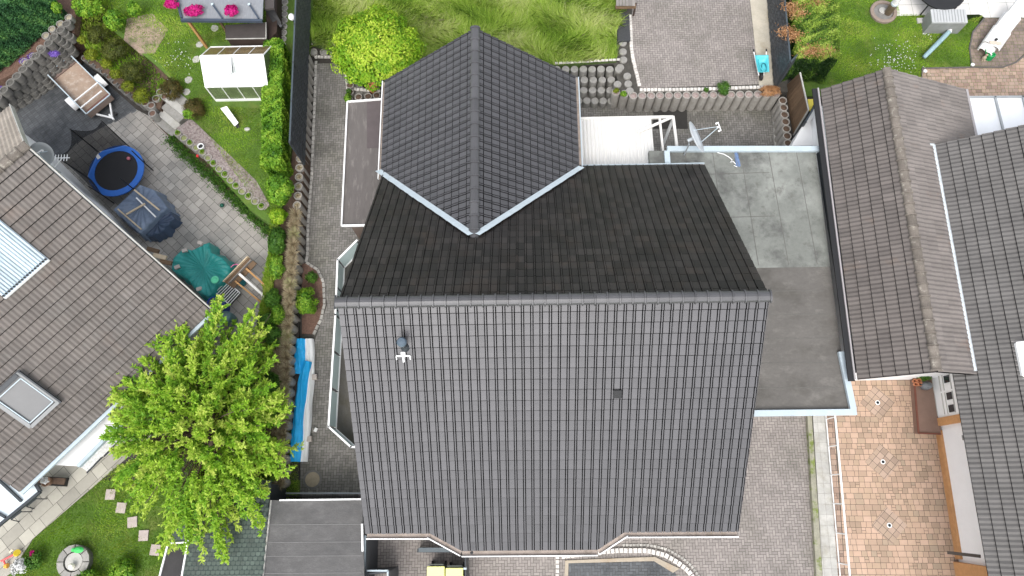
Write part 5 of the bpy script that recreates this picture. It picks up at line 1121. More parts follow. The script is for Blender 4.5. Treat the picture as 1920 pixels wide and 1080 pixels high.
dsx = thing('shed', 'dark brown wooden shed wedged between the pergola and the ring stones', 'shed', P(515,40,ZL)); MB().prism(PL([(494,-60),(514,-60),(514,15),(496,17)], 2.8), 2.7).build('roof', bxm, dsx); MB().prism(PL([(497,-60),(520,-60),(519,60),(500,80)], 1.6), ZL).build('wall', mat('dark_brown_board',(.1,.1,.1)), dsx)
ch_ = thing('garden_chair', 'black folded chair leaning beside the dark shed', 'chair', P(516,40,1.2)); deck('seat', [P(497,18,1.9),P(512,14,1.9),P(528,44,1.5),P(516,50,1.5)], .04, black, ch_); MB().bar(P(526,48,1.5),P(529,52,1.0),.1,.1).build('leg', dark, ch_)
lp_ = P(547,32,2.5); t = thing('globe_lamp', 'white globe lamp in front of the dark woven fence', 'lamp', (lp_.x,lp_.y,.95)); MB().tube([(lp_.x,lp_.y,.95),(lp_.x,lp_.y,2.4)], .03, 8).build('pole', dark, t); MB().lathe((lp_.x,lp_.y,2.5), [(0,-.14),(.09,-.11),(.14,0),(.09,.11),(0,.14)], 18).build('globe', white, t, smooth=True)
# greenhouse
gh = thing('greenhouse', 'small greenhouse with white aluminium frame and clouded panes', 'greenhouse', P(450,180,ZL)); ze_, zr_ = 1.95, 2.65
GA, GB = P(386,163,ze_), P(501,163,ze_); RA, RB = P(375,106,zr_), P(493,106,zr_); gx0, gx1 = (GA.x+RA.x)/2, (GB.x+RB.x)/2; gys = GA.y; gyr = RA.y; gyn = 2*gyr-gys
gl1 = mat('clouded_pane', (.42,.46,.44), .25, .06, 2, spec=.6); gl2 = mat('green_pane', (.16,.21,.10), .2, .35, 2, spec=.7, alpha=.75); gl3 = mat('brown_pane', (.24,.17,.08), .2, .3, 2, spec=.7, alpha=.85)
fb = MB(); G = lambda x, y, z: Vector((x,y,z))
for i in range(4):
    xa, xb = gx0+(gx1-gx0)*i/4+.02, gx0+(gx1-gx0)*(i+1)/4-.02
    MB().face([G(xa,gys,ze_),G(xb,gys,ze_),G(xb,gyr,zr_),G(xa,gyr,zr_)]).build('roof_pane', gl1, gh, solid=.01); MB().face([G(xa,gyn,ze_),G(xb,gyn,ze_),G(xb,gyr,zr_),G(xa,gyr,zr_)]).build('roof_pane', gl3, gh, solid=.01)
    MB().face([G(xa,gys,ZL+.08),G(xb,gys,ZL+.08),G(xb,gys,ze_),G(xa,gys,ze_)]).build('wall_pane', gl2, gh, solid=.01)
    MB().face([G(xa,gyn,ZL+.08),G(xb,gyn,ZL+.08),G(xb,gyn,ze_),G(xa,gyn,ze_)]).build('wall_pane', gl2, gh, solid=.01)
for x in (gx0, gx1): MB().face([G(x,gys,ZL+.08),G(x,gyn,ZL+.08),G(x,gyn,ze_),G(x,gyr,zr_),G(x,gys,ze_)]).build('gable_pane', gl2, gh, solid=.01)
wg = MB()
for i in range(5):
    x = gx0+(gx1-gx0)*i/4; w_ = .05 if i in (0,4) else .03
    wg.bar(G(x,gys,ze_),G(x,gyr,zr_),w_,.03).bar(G(x,gyn,ze_),G(x,gyr,zr_),w_,.03).bar(G(x,gys,ZL),G(x,gys,ze_),w_,w_).bar(G(x,gyn,ZL),G(x,gyn,ze_),w_,w_)
wg.bar(G(gx0,gyr,zr_+.02),G(gx1,gyr,zr_+.02),.06,.05).bar(G(gx0,gys,ze_),G(gx1,gys,ze_),.06,.05).bar(G(gx0,gyn,ze_),G(gx1,gyn,ze_),.06,.05).bar(G(gx0,(gys*.6+gyr*.4),ze_+.29),G(gx1,(gys*.6+gyr*.4),ze_+.29),.035,.03)
wg.bar(G(gx0,gys-.02,ZL+.05),G(gx1,gys-.02,ZL+.05),.06,.1).bar(G(gx0,gyn,ZL+.05),G(gx1,gyn,ZL+.05),.05,.1).bar(G(gx0,gys,ZL+.05),G(gx0,gyn,ZL+.05),.05,.1).bar(G(gx1,gys,ZL+.05),G(gx1,gyn,ZL+.05),.05,.1); wg.build('frame', white, gh)
xa, xb = gx0+(gx1-gx0)*.26, gx0+(gx1-gx0)*.49; vt = [G(xa,gyr-.02,zr_+.05),G(xb,gyr-.02,zr_+.05),G(xb,gyr-.62,zr_-.2),G(xa,gyr-.62,zr_-.2)]; deck('vent_window', vt, .02, gl1, gh); b = MB(); [b.bar(vt[i],vt[(i+1)%4],.04,.04) for i in range(4)]; b.build('vent_frame', white, gh)
# ------------------------------------------------------------------ bottom left things
fp = P(147,1052,ZP); t = thing('fire_pit', 'round stone fire pit with grey rim slabs in the back lawn', 'fire pit', fp)
for k in range(8):
    a0, a1 = k*.7854+.03, (k+1)*.7854-.03; b = MB(); pts = [(fp.x+r_*math.cos(a), fp.y+r_*math.sin(a), .52) for r_, a in ((.56,a0),(.56,(a0+a1)/2),(.56,a1),(.34,a1),(.34,(a0+a1)/2),(.34,a0))]; b.prism(pts, .45).build('rim_slab', conc, t)
MB().lathe((fp.x,fp.y,0), [(.52,.1),(.52,.45),(.36,.45),(.36,.25)], 24).build('wall', concD, t); MB().lathe((fp.x,fp.y,0), [(.30,.40),(.30,.47),(0,.48)], 20).build('lid', concL, t)
p = P(135,1062,.6); tag(MB().lathe((p.x,p.y,.53), [(0,0),(.09,.02),(.11,.1),(.07,.17),(0,.2)], 14).build('bowl', mat('cream_pot', (.75,.72,.6), .5), origin=p), 'cream round bowl standing on the fire pit rim', 'bowl')
p = P(146,1031,.6); t = thing('toy', 'glossy green toy lying on the upper rim of the fire pit', 'toy', (p.x,p.y,.52)); MB().lathe((p.x,p.y,.57), [(0,-.05),(.13,-.02),(.15,.02),(.08,.07),(0,.08)], 14, sx=1.3, sy=.7).build('body', mat('toy_green',(0,0,0)), t); MB().box((p.x-.17,p.y,.6),(.1,.12,.06)).build('head', mat('toy_green',(0,0,0)), t, bevel=.02)
tri = P(22,1042,ZP+.05); t = thing('tricycle', 'red and yellow toy tricycle lying on the back patio', 'tricycle', tri); rd = mat('toy_coral', (.62,.09,.09), .4)
MB().tube([P(2,1052,.35),P(26,1040,.38),P(32,1037,.38)], .035, 8).build('frame', rd, t); MB().tube([P(6,1050,.35),P(12,1062,.35)], .03, 8).build('fork', rd, t); MB().tube([P(18,1036,.5),P(24,1030,.5)], .03, 8).build('handlebar', mat('toy_cream',(0,0,0)), t)
q = P(32,1037,.38); MB().tube([q+Vector((-.02,-.02,-.03)), q+Vector((.02,.02,.04))], .11, 16).build('wheel', mat('toy_yellow',(0,0,0)), t); q = P(12,1061,.33); MB().tube([q+Vector((-.05,0,0)), q+Vector((.05,.0,0))], .08, 14).build('wheel', mat('toy_orange',(0,0,0)), t)
for k,(x,y) in enumerate(((70,934),(42,958))):
    p = P(x,y,ZP); t = thing('garden_chair', 'thin dark garden chair by the terrace roof, %s' % ('closer to the white canopy' if k == 0 else 'closer to the left edge'), 'chair', p, 0, 'dark chairs on the back patio'); MB().box((p.x,p.y,.65),(.42,.42,.03), rz=.7).build('seat', dark, t)
    d_ = Vector((-.7,.7,0)); MB().box((p.x-.15,p.y+.12,.9),(.04,.42,.4), rz=-.75).build('backrest', dark, t)
    for sx,sy in ((-.2,-.2),(.2,-.2),(.2,.2),(-.2,.2)): q = Matrix.Rotation(.7,3,'Z') @ Vector((sx,sy,0)); MB().tube([(p.x+q.x*1.3,p.y+q.y*1.3,.2),(p.x+q.x,p.y+q.y,.65)], .018, 6).build('leg', dark, t)
fpp = P(84,903,.8); t = thing('flower_pot', 'flower pot with pale blossoms at the corner of the black trough', 'flower pot', (fpp.x,fpp.y,.45)); MB().lathe((fpp.x,fpp.y,.55), [(.12,0),(.17,.22),(.15,.22),(.13,.15),(0,.16)], 16).build('pot', mat('pot_brown', (.25,.15,.1), .7), t)
# tarp roll by the path
bt = thing('tarpaulin', 'long blue tarpaulin bundled over white sheeting along the planter wall', 'tarpaulin', P(566,750,0))
def ribbon(pts, ws, h, seed, zc=.0):
    b = MB(); pts = interp(pts, 40); rs = random.Random(seed); ph = rs.uniform(0,6)
    def fn(u, v):
        i = min(int(u*39), 38); p = pts[i].lerp(pts[i+1], u*39-i); d_ = (pts[i+1]-pts[i]).normalized(); s = Vector((d_.y,-d_.x,0)); k = u*(len(ws)-1); j = min(int(k), len(ws)-2); w = ws[j]+(ws[j+1]-ws[j])*(k-j)
        t_ = (v-.5)*2; zz_ = h*math.sqrt(max(0,1-t_*t_*.96))+.022*math.sin(v*17+u*9+ph)+.012*math.sin(v*31-u*23)
        return Vector((p.x,p.y,0))+s*(t_*w/2*(1+.06*math.sin(u*21+ph)))+Vector((0,0,zc+zz_))
    return b.grid(fn, 60, 16)
ribbon(PL([(575,636),(577,700),(572,790),(567,866)], .15), [.5,.5,.42,.4,.32], .24, 2).build('white_sheet', mat('white_sheet', (.72,.73,.72), .45, .06, 3, bump=.01, bsc=8), bt, smooth=True)
bl_ = mat('bright_blue_tarp', (.015,.36,.72), .35, .1, 3, bump=.012, bsc=8, stains=(((.05,.36,.72), 3, .5, .7, .5),))
ribbon(PL([(564,636),(562,668),(559,702)], .2), [.48,.55,.45], .34, 4).build('blue_sheet', bl_, bt, smooth=True); ribbon(PL([(577,678),(567,720),(560,790),(553,866)], .2), [.36,.50,.50,.52], .38, 6).build('blue_sheet', bl_, bt, smooth=True)
tag(MB().bar(P(548,705,.25),P(545,800,.25),.06,.06).build('batten', woodG, origin=P(547,750,.2)), 'thin grey batten between the blue tarpaulin and the planters', 'batten')
for (x,y),lb_ in (((590,707),'upper'),((580,823),'lower')): p = P(x,y,.1); tag(MB().box((p.x,p.y,.09),(.18,.2,.16), rz=.1).build('weight_stone', mat('block',(0,0,0)), origin=p, bevel=.015), 'pinkish block weighing down the white sheeting, %s one' % lb_, 'block', 'blocks along the blue tarpaulin')
p = P(592,806,.04); tag(MB().box((p.x,p.y,.04),(.11,.15,.07), rz=-.4).build('loose_block', white, origin=p, bevel=.01), 'small white block lying loose on the side path', 'block')
tp2 = P(742,140,.3)
# terracotta pot under the round tree
p = P(698,165,.3); t = thing('flower_pot', 'large terracotta pot in the bed below the round tree', 'flower pot', (p.x,p.y,.05)); MB().lathe((p.x,p.y,.05), [(.12,0),(.2,.3),(.22,.34),(.18,.34),(.16,.25),(0,.25)], 18).build('pot', mat('terracotta',(0,0,0)), t)
# ------------------------------------------------------------------ right side things
wh = P(1427,125,.5); t = thing('wheelbarrow', 'turquoise wheelbarrow with white handles on the concrete strip', 'wheelbarrow', (wh.x,wh.y,.2)); tq = mat('turquoise', (.10,.52,.58), .4, .08, 4)
def wbp(u, v, z): return Vector((wh.x+u, wh.y+v, z))
b = MB(); b.grid(lambda u, v: wbp((u-.5)*(.56-.1*v)*(1), (.5-v)*.8, .72-.24*(max(0,1-((2*u-1)**4))*max(0,1-((2*v-1)**4)))), 14, 14); b.build('tray', tq, t, smooth=True, solid=.02)
MB().tube([wbp(-.26,.68,.6),wbp(-.22,.3,.55),wbp(-.1,-.35,.4)], .022, 8).build('handle', white, t); MB().tube([wbp(.26,.68,.6),wbp(.22,.3,.55),wbp(.1,-.35,.4)], .022, 8).build('handle', white, t); [MB().tube([wbp(s*.26,.64,.6),wbp(s*.265,.76,.6)], .03, 8).build('grip', black, t) for s in (-1,1)]
MB().tube([wbp(-.04,-.38,.38),wbp(.04,-.38,.38)], .17, 16).build('wheel', black, t); hsx = [wbp(.08+.1*math.cos(k*.5),-.1+.2*math.sin(k*.5),.56+.003*k) for k in range(20)]; tag(MB().tube(hsx, .016, 6).build('hose', mat('hose_teal', (.03,.20,.24), .5), origin=wh), 'coiled dark teal hose inside the wheelbarrow', 'hose'); tag(MB().tube([wbp(-.12,.3,.62),wbp(-.06,-.1,.6),wbp(.02,-.3,.6)], .02, 6).build('tool_handle', tq, origin=wh), 'pale turquoise tool handle lying in the wheelbarrow', 'tool')
bn = thing('planter_bench', 'grey wooden raised planter at the top end of the black gravel strip', 'planter bench', P(1170,5,.3)); 
for i in range(6): a = P(1158+i*6,-30,1.1); MB().bar(a, P(1158+i*6,11,1.1), .12, .03).build('board', woodG, bn)
MB().bar(P(1154,13,.95),P(1192,12,.95),.16,.1).build('trough', woodB, bn); [MB().box((P(x,18,.6).x,P(x,18,.6).y,.6),(.06,.06,.8)).build('leg', mat('dark_brown_board',(0,0,0)), bn) for x in (1158,1190)]
struct(MB().prism(PL([(1157,20),(1180,26),(1182,76),(1158,78)], .33), 0).build('black_gravel', mat('black_gravel', (.05,.052,.055), .8, .4, 30, bump=.03, bsc=50)))
rp_ = P(1655,24,.1); t = thing('fire_pit', 'round stone ring hearth beside the white terrace', 'fire pit', rp_); MB().lathe((rp_.x,rp_.y,0), [(.56,.1),(.56,.2),(.52,.22),(.42,.22),(.40,.15)], 30).build('rim', mat('brown_ring', (.24,.19,.155), .9, .15, 8), t); MB().lathe((rp_.x,rp_.y,0), [(.40,.12),(.40,.16),(0,.17)], 24).build('ash', concD, t); MB().lathe((rp_.x-.05,rp_.y+.03,0), [(.15,.17),(.15,.23),(0,.24)], 18).build('drain_cap', concL, t)
ln = P(1669,18,.4); t = thing('lantern', 'tall metal lantern with white top standing on the round hearth', 'lantern', (ln.x,ln.y,.2)); MB().lathe((ln.x,ln.y,.2), [(.16,0),(.16,.5),(.14,.55)], 16).build('body', mat('bronze', (.12,.09,.06), .4, .2, 8), t); MB().lathe((ln.x,ln.y,.2), [(.15,.55),(.15,.62),(.11,.62)], 16).build('collar', trim, t); MB().lathe((ln.x,ln.y,.2), [(.13,.62),(.13,1.0),(0,1.02)], 16).build('top', white, t)
sb = thing('storage_box', 'light grey garden storage box with ribbed lid on the right lawn', 'storage box', P(1775,45,.1)); lz_ = .85; q = PL([(1745,17),(1811,17),(1815,42),(1748,42)], lz_); MB().prism(q, lz_-.08).build('lid', mat('light_grey_plastic', (.42,.43,.43), .5, .04), sb, bevel=.01)
rb = MB(); [rb.bar(q[3].lerp(q[2],i/12)+Vector((0,.03,.01)), q[0].lerp(q[1],i/12)+Vector((0,-.03,.01)), .012, .02) for i in range(1,12)]; rb.build('lid_ribs', mat('grey_rib', (.30,.31,.31), .5), sb); MB().prism([Vector((p.x,p.y,lz_-.09)) for p in q], .1).build('body', mat('mid_grey_plastic', (.25,.255,.25), .6), sb)
q = P(1725,40,.1); tag(MB().box((q.x,q.y,.14),(.3,.24,.08)).build('paving_block', concL, origin=q, bevel=.01), 'pale block lying left of the grey storage box', 'block')
pz = thing('parasol', 'closed pale blue parasol lying diagonally across the right lawn', 'parasol', P(1755,83,.1)); a, e = P(1732,108,.35), P(1779,60,.35); MB().tube([a, a.lerp(e,.02), a.lerp(e,.5), a.lerp(e,.85), e], [.03,.085,.10,.10,.09], 12).build('cover', mat('pale_blue_cover', (.25,.37,.40), .6, .08, 4, bump=.004, bsc=20), pz, smooth=True); MB().tube([e, e.lerp(a,-.04), e.lerp(a,-.13)], [.10,.085,.02], 12).build('cap', white, pz)
lo_ = thing('sun_lounger', 'sun lounger under white covers on the brown paved terrace', 'sun lounger', P(1875,55,.1)); wcm = mat('white_cover', (.80,.79,.77), .7, .05, 3, bump=.01, bsc=6)
o, ax, ay, La, Wa = frame3(P(1836,88,.45), P(1893,8,.45), P(1862,100,.45)); ax = Vector((ax.x,ax.y,0)).normalized(); ay = -perp(ax) if perp(ax).dot(Vector((ay.x,ay.y,0))) < 0 else perp(ax)
def lpt(u, v, z): return Vector((o.x,o.y,0))+ax*u+ay*v+Vector((0,0,z))
for u0_,u1_,w0_,w1_,z0_,z1_ in ((0,.4,.02,.60,.42,.42),(.35,1.35,.0,.72,.5,.52),(1.3,1.95,.04,.66,.52,.8),(1.9,2.5,.08,.6,.75,1.0)):
    MB().grid(lambda u, v: lpt(u0_+(u1_-u0_)*u, w0_+(w1_-w0_)*v, z0_+(z1_-z0_)*u+.02*math.sin(v*9+u*4)-.12*abs(2*v-1)**6), 10, 10).build('cushion_cover', wcm, lo_, smooth=True, solid=.04)
b = MB(); b.bar(lpt(0,.05,.3),lpt(2.3,.05,.3),.05,.05).build('frame_rail', white, lo_); MB().bar(lpt(0,.6,.3),lpt(2.3,.6,.3),.05,.05).build('frame_rail', white, lo_); [MB().tube([lpt(u,v,.1),lpt(u,v,.3)], .025, 6).build('leg', white, lo_) for u in (.2,2.1) for v in (.05,.6)]
q = P(1857,70,.62); tag(MB().bar(lpt(.32,.2,.6),lpt(.55,.62,.6),.14,.03).build('tray', mat('beige_tray', (.55,.47,.38), .6), origin=q, bevel=.01), 'beige tray lying across the foot of the white lounger', 'tray'); q = P(1867,75,.6); tag(MB().lathe((q.x,q.y,.6), [(.05,0),(.06,.06),(.03,.09),(0,.1)], 10).build('jug', black, origin=q), 'small black jug at the edge of the white lounger', 'jug')
wc_ = P(1858,104,.3); t = thing('watering_can', 'green watering can at the foot of the white lounger', 'watering can', (wc_.x,wc_.y,.11)); gm = mat('can_green', (.01,.30,.08), .4); MB().lathe((wc_.x,wc_.y,.11), [(.14,0),(.13,.26),(.10,.28),(.09,.25)], 16, sx=1.2).build('body', gm, t); MB().tube([(wc_.x-.13,wc_.y,.2),(wc_.x-.3,wc_.y+.16,.5)], [.03,.02], 8).build('spout', gm, t); MB().tube([(wc_.x-.1,wc_.y,.38),(wc_.x,wc_.y,.5),(wc_.x+.16,wc_.y-.02,.36)], .018, 8).build('handle', gm, t)
fg = P(1845,109,.2); t = thing('garden_figure', 'small beige animal figure beside the green watering can', 'figurine', (fg.x,fg.y,.11)); bm_ = mat('beige_stone', (.42,.34,.25), .8, .2, 9); MB().lathe((fg.x,fg.y,.11), [(.07,0),(.09,.08),(.06,.18),(.03,.22)], 12).build('body', bm_, t, smooth=True); MB().lathe((fg.x+.05,fg.y+.06,.33), [(0,-.05),(.05,-.02),(.055,.03),(0,.06)], 10).build('head', bm_, t, smooth=True); [MB().lathe((fg.x+dx,fg.y-.09,.11), [(.03,0),(.03,.05),(0,.07)], 8).build('paw', bm_, t) for dx in (-.05,.04)]
tr2 = P(1766,-22,.9); t = thing('trampoline', 'black rimmed trampoline cut off by the top edge of the picture', 'trampoline', (tr2.x,tr2.y,.1)); MB().lathe((tr2.x,tr2.y,.85), [(1.02,-.03),(1.02,.03),(.9,.03),(.9,0)], 36).build('rim', black, t); MB().lathe((tr2.x,tr2.y,.85), [(.9,-.02),(.9,0),(0,-.01)], 32).build('mat', mat('grey_mat', (.25,.26,.28), .6), t); [MB().tube([(tr2.x+.95*math.cos(a),tr2.y+.95*math.sin(a),.1),(tr2.x+.95*math.cos(a),tr2.y+.95*math.sin(a),.85)], .03, 6).build('leg', black, t) for a in (.8,2.4,4,5.5)]
for (x,y),lb_ in (((1734,134),'corner of the brown path'),((1823,122),'inner corner of the dark lawn edging')): p = P(x,y,.14); t = thing('path_light', 'small white round light at the %s' % lb_, 'garden light', p, 0, 'small white path lights'); MB().lathe(p, [(.075,0),(.075,.05),(.04,.06)], 16).build('rim', white, t); MB().lathe(p, [(.04,.03),(.04,.055),(0,.058)], 12).build('lens', glassD, t)
p = P(1741,140,.15); tag(MB().lathe((p.x,p.y,.11), [(.1,0),(.09,.06),(.04,.1),(0,.1)], 10, sy=.7).build('stone', mat('beige_stone',(0,0,0)), origin=p), 'beige stone next to the corner light on the brown path', 'stone')
yb = P(1525,198,1.1); t = thing('waste_bin', 'yellow lidded bin squeezed between wooden fence and brown garage roof', 'bin', (yb.x,yb.y,0)); MB().box((yb.x,yb.y,.55),(.4,.5,1.1), taper=-.1).build('body', mat('bin_dark',(0,0,0)), t); MB().box((yb.x,yb.y,1.13),(.42,.52,.06)).build('lid', mat('yellow_plastic2', (.75,.62,.08), .45), t, bevel=.01)
ptb = P(1741,722,.55); tag(MB().lathe((ptb.x,ptb.y,.3), [(.0,.0),(.17,.0),(.15,.2),(.06,.3),(0,.28)], 12, sx=1.2, sy=.9).build('plastic_bag', mat('grey_bag', (.16,.17,.18), .4, .2, 8, bump=.02, bsc=18), origin=ptb, smooth=True), 'crumpled grey plastic bag on the doorstep beside the potted plant', 'bag')
for p_ in list(bpy.data.objects):
    if 'used' in p_: del p_['used']
# ------------------------------------------------------------------ vegetation
fol = lambda n, r, tr=.3: mat(n, (0,0,0), .55, 0, ramp=r, trans=tr, spec=.3)
lime = fol('lime_leaf', ((.07,.18,.008),(.18,.37,.015),(.33,.50,.03),(.52,.62,.07)), .35)
treeg = fol('tree_leaf', ((.06,.17,.014),(.17,.37,.022),(.34,.53,.04),(.54,.64,.12)), .35)
brightg = fol('bright_leaf', ((.04,.13,.012),(.11,.27,.02),(.22,.40,.03),(.36,.50,.06)), .3)
midg = fol('mid_leaf', ((.03,.09,.012),(.07,.18,.02),(.13,.26,.03)), .3)
olive = fol('olive_needle', ((.022,.035,.006),(.055,.07,.010),(.10,.12,.018),(.15,.16,.03)), .15)
rust = fol('rust_needle', ((.03,.04,.01),(.07,.065,.015),(.12,.10,.02),(.14,.08,.03)), .15)
gold = fol('gold_needle', ((.09,.13,.01),(.20,.25,.015),(.32,.36,.03)), .2)
thuja = fol('hedge_needle', ((.014,.06,.022),(.04,.13,.045),(.08,.22,.065),(.20,.38,.09)), .15)
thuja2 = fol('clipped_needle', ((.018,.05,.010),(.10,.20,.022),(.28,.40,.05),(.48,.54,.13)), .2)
brown = fol('dead_needle', ((.28,.13,.05),(.48,.25,.11),(.62,.38,.20)), .2)
straw = fol('straw', ((.26,.19,.12),(.42,.34,.22),(.56,.49,.33),(.36,.40,.16)), .25)
purple = fol('purple_petal', ((.16,.09,.42),(.30,.18,.62)), .3)
pinkp = fol('pink_petal', ((.42,.005,.13),(.65,.02,.26)), .3)
whitep = fol('white_petal', ((.6,.6,.58),(.8,.8,.8)), .2)
bark = mat('bark', (.12,.085,.06), .9, .3, 20)
# round lime tree
c = P(706,93,2.35); t = thing('round_tree', 'ball shaped lime yellow tree beside the wing of the house', 'tree', (c.x,c.y,.35))
pts, nn, v = blobpts((c.x,c.y,2.3), (1.78,1.82,1.2), 36000, 190, .20, .1)
leafmesh('crown', pts, np.cross(nn, unit(len(pts)))+nn*.3, nn+np.array([0,0,.5]), .10*rng.uniform(.7,1.2,len(pts)), .07, v+.05, lime, t)
b = MB(); b.tube([(c.x,c.y,.3),(c.x,c.y,1.3),(c.x+.03,c.y,1.9)], [.11,.09,.06], 10)
for k in range(12): a = k*.52; b.tube([(c.x,c.y,1.25+.05*(k%4)),(c.x+.6*math.cos(a),c.y+.6*math.sin(a),1.9),(c.x+1.2*math.cos(a),c.y+1.2*math.sin(a),2.4)], [.05,.03,.01], 6)
b.build('trunk', bark, t)
# big spiky tree
g0 = P(447,822,ZP); cc = Vector((g0.x-.3, g0.y+.25, 3.1)); t = thing('leafy_tree', 'large bright green tree with star shaped leaf sprays beside the left house', 'tree', (g0.x,g0.y,ZP))
tb = MB(); tb.tube([g0, (g0.x+.05,g0.y,1.2), (g0.x,g0.y+.05,2.3), (cc.x,cc.y,3.4)], [.16,.13,.10,.05], 10)
LP, LD, LN, LV = [], [], [], []
rr_ = random.Random(5)
outline = [(0,2.9),(25,2.8),(50,3.1),(72,4.4),(88,3.6),(105,3.5),(125,4.5),(145,3.5),(180,3.2),(205,2.9),(235,3.1),(255,4.0),(272,3.6),(285,4.1),(305,3.3),(335,2.9),(360,2.9)]
def orad(a):
    a %= 360
    for i in range(len(outline)-1):
        if outline[i][0] <= a <= outline[i+1][0]: f = (a-outline[i][0])/(outline[i+1][0]-outline[i][0]); return outline[i][1]*(1-f)+outline[i+1][1]*f
SPK = [(255,588),(300,592),(335,600),(425,562),(412,585),(480,588),(200,742),(192,822),(215,700),(528,770),(538,890),(520,840),(420,1042),(375,1035),(345,1012),(495,985),(310,1030),(215,905)]
for k in range(430+3*len(SPK)):
    az = rr_.uniform(0, 360); ph = rr_.random(); rad = orad(az)*(ph**.5)*rr_.uniform(.82,1.12); a = R(az)
    zt_ = 1.6+3.2*max(0,1-(rad/4.6)**1.6)*rr_.uniform(.55,1.) if rr_.random() < .72 else rr_.uniform(1.3,2.8)
    tip = Vector((cc.x+rad*math.cos(a), cc.y+rad*math.sin(a), max(.9, zt_))); st_ = Vector((cc.x*.9+g0.x*.1+rad*.3*math.cos(a), cc.y+rad*.3*math.sin(a), 2.+(zt_-2)*.25)); mid = st_.lerp(tip,.5)+Vector((0,0,.3))
    if k%2 == 0: tb.tube([(g0.x,g0.y,1.6+.9*rr_.random()), st_, mid, tip], [.06,.04,.022,.008], 5, caps=False)
    if k >= 430:
        sx_, sy_ = SPK[(k-430)%len(SPK)]; tip = P(sx_+rr_.gauss(0,7), sy_+rr_.gauss(0,7), 2.9); st_ = cc.lerp(tip,.45)+Vector((0,0,-.3)); mid = cc.lerp(tip,.62)+Vector((0,0,.1))
    d0 = (tip-mid); d0.normalize(); br_v = rr_.uniform(.15,.75)
    for s in range(11):
        f = (s+rr_.random())/11; base = mid.lerp(tip, f) if f > .0 else mid; base = base+Vector((rr_.gauss(0,.03),rr_.gauss(0,.03),rr_.gauss(0,.03)))
        for side in (-1,1):
            dv_ = d0*rr_.uniform(.5,1.1)+Vector((rr_.gauss(0,.5),rr_.gauss(0,.5),rr_.gauss(.15,.35))); dv_.normalize(); tw = rr_.uniform(.12,.32)*(1.1-.4*f)
            for q in range(9):
                pp = base+dv_*(tw*(q+.5)/9); ld = dv_*.9+Vector((rr_.gauss(0,.55),rr_.gauss(0,.55),rr_.gauss(0,.4))); ld.normalize()
                LP.append(pp+ld*.05); LD.append(ld); LN.append((rr_.gauss(0,.5),rr_.gauss(0,.5),1)); LV.append(br_v+.12*(q/7)+.15*f+rr_.gauss(0,.1))
LP = np.array([tuple(p) for p in LP]); LD = np.array([tuple(p) for p in LD]); LN = np.array(LN); n_ = len(LP)
leafmesh('crown', LP, LD, LN, .13*rng.uniform(.7,1.2,n_), .045*rng.uniform(.8,1.3,n_), np.array(LV), treeg, t); tb.build('trunk', bark, t)
# hedges
a, e = P(0,150,1.3), P(118,26,1.3); ln_ = (e-a).normalized(); s_ = Vector((-ln_.y, ln_.x, 0)); s_ = s_ if s_.x < 0 else -s_
a2, e2 = P(-25,137,1.3)+s_*.35, P(112,30,1.3)+s_*.35
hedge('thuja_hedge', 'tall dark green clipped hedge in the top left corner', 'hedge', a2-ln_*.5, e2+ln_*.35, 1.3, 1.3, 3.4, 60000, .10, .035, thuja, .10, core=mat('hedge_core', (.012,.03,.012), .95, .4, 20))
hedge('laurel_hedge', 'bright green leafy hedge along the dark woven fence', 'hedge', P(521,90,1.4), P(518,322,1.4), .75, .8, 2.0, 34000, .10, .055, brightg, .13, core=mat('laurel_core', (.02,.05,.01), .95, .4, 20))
bush('laurel_bush', 'rounded bright shrub at the lower end of the leafy hedge', 'shrub', P(524,356,1.7), (.52,.62,.6), 7000, .10, .055, brightg, trunk=.85)
bush('laurel_bush', 'yellow green low shrub below the rounded hedge end', 'shrub', P(521,406,1.3), (.34,.35,.35), 2500, .08, .05, lime, trunk=.8)
bush('laurel_bush', 'dark green shrub in the narrow bed beside the patio corner', 'shrub', P(520,452,1.2), (.34,.6,.35), 4200, .08, .05, midg, trunk=.8)
bush('laurel_bush', 'sprawling mid green shrub above the timber frame', 'shrub', P(519,500,1.1), (.30,.5,.3), 3000, .08, .045, brightg, trunk=.8)
# clipped conifer with brown patches
A_, B_ = P(1512,-40,1.2), P(1528,118,1.2)
t = hedge('conifer_hedge', 'thick clipped conifer hedge with orange brown dead patches behind the dark fence', 'hedge', P(1528,-60,2.1), P(1536,100,2.1), 1.7, .2, 2.1, 80000, .085, .032, thuja2, .14, side_shade=-.5, core=mat('conifer_core', (.02,.035,.01), .95, .4, 20))
cts = [P(1485,12,2.1),P(1495,25,2.1),P(1475,60,2.1),P(1490,68,2.1),P(1520,95,2.15),P(1545,96,2.1),P(1530,5,2.1),P(1500,48,2.1),P(1478,82,2.0)]
pp = np.concatenate([np.array(tuple(q))+rng.normal(size=(380,3))*np.array([.20,.12,.07]) for q in cts[:7]]); n_ = len(pp); leafmesh('dead_twigs', pp, unit(n_)+np.array([0,0,.4]), unit(n_)+np.array([0,0,1]), .12*rng.uniform(.6,1.2,n_), .02, rng.uniform(0,1,n_), brown, t)
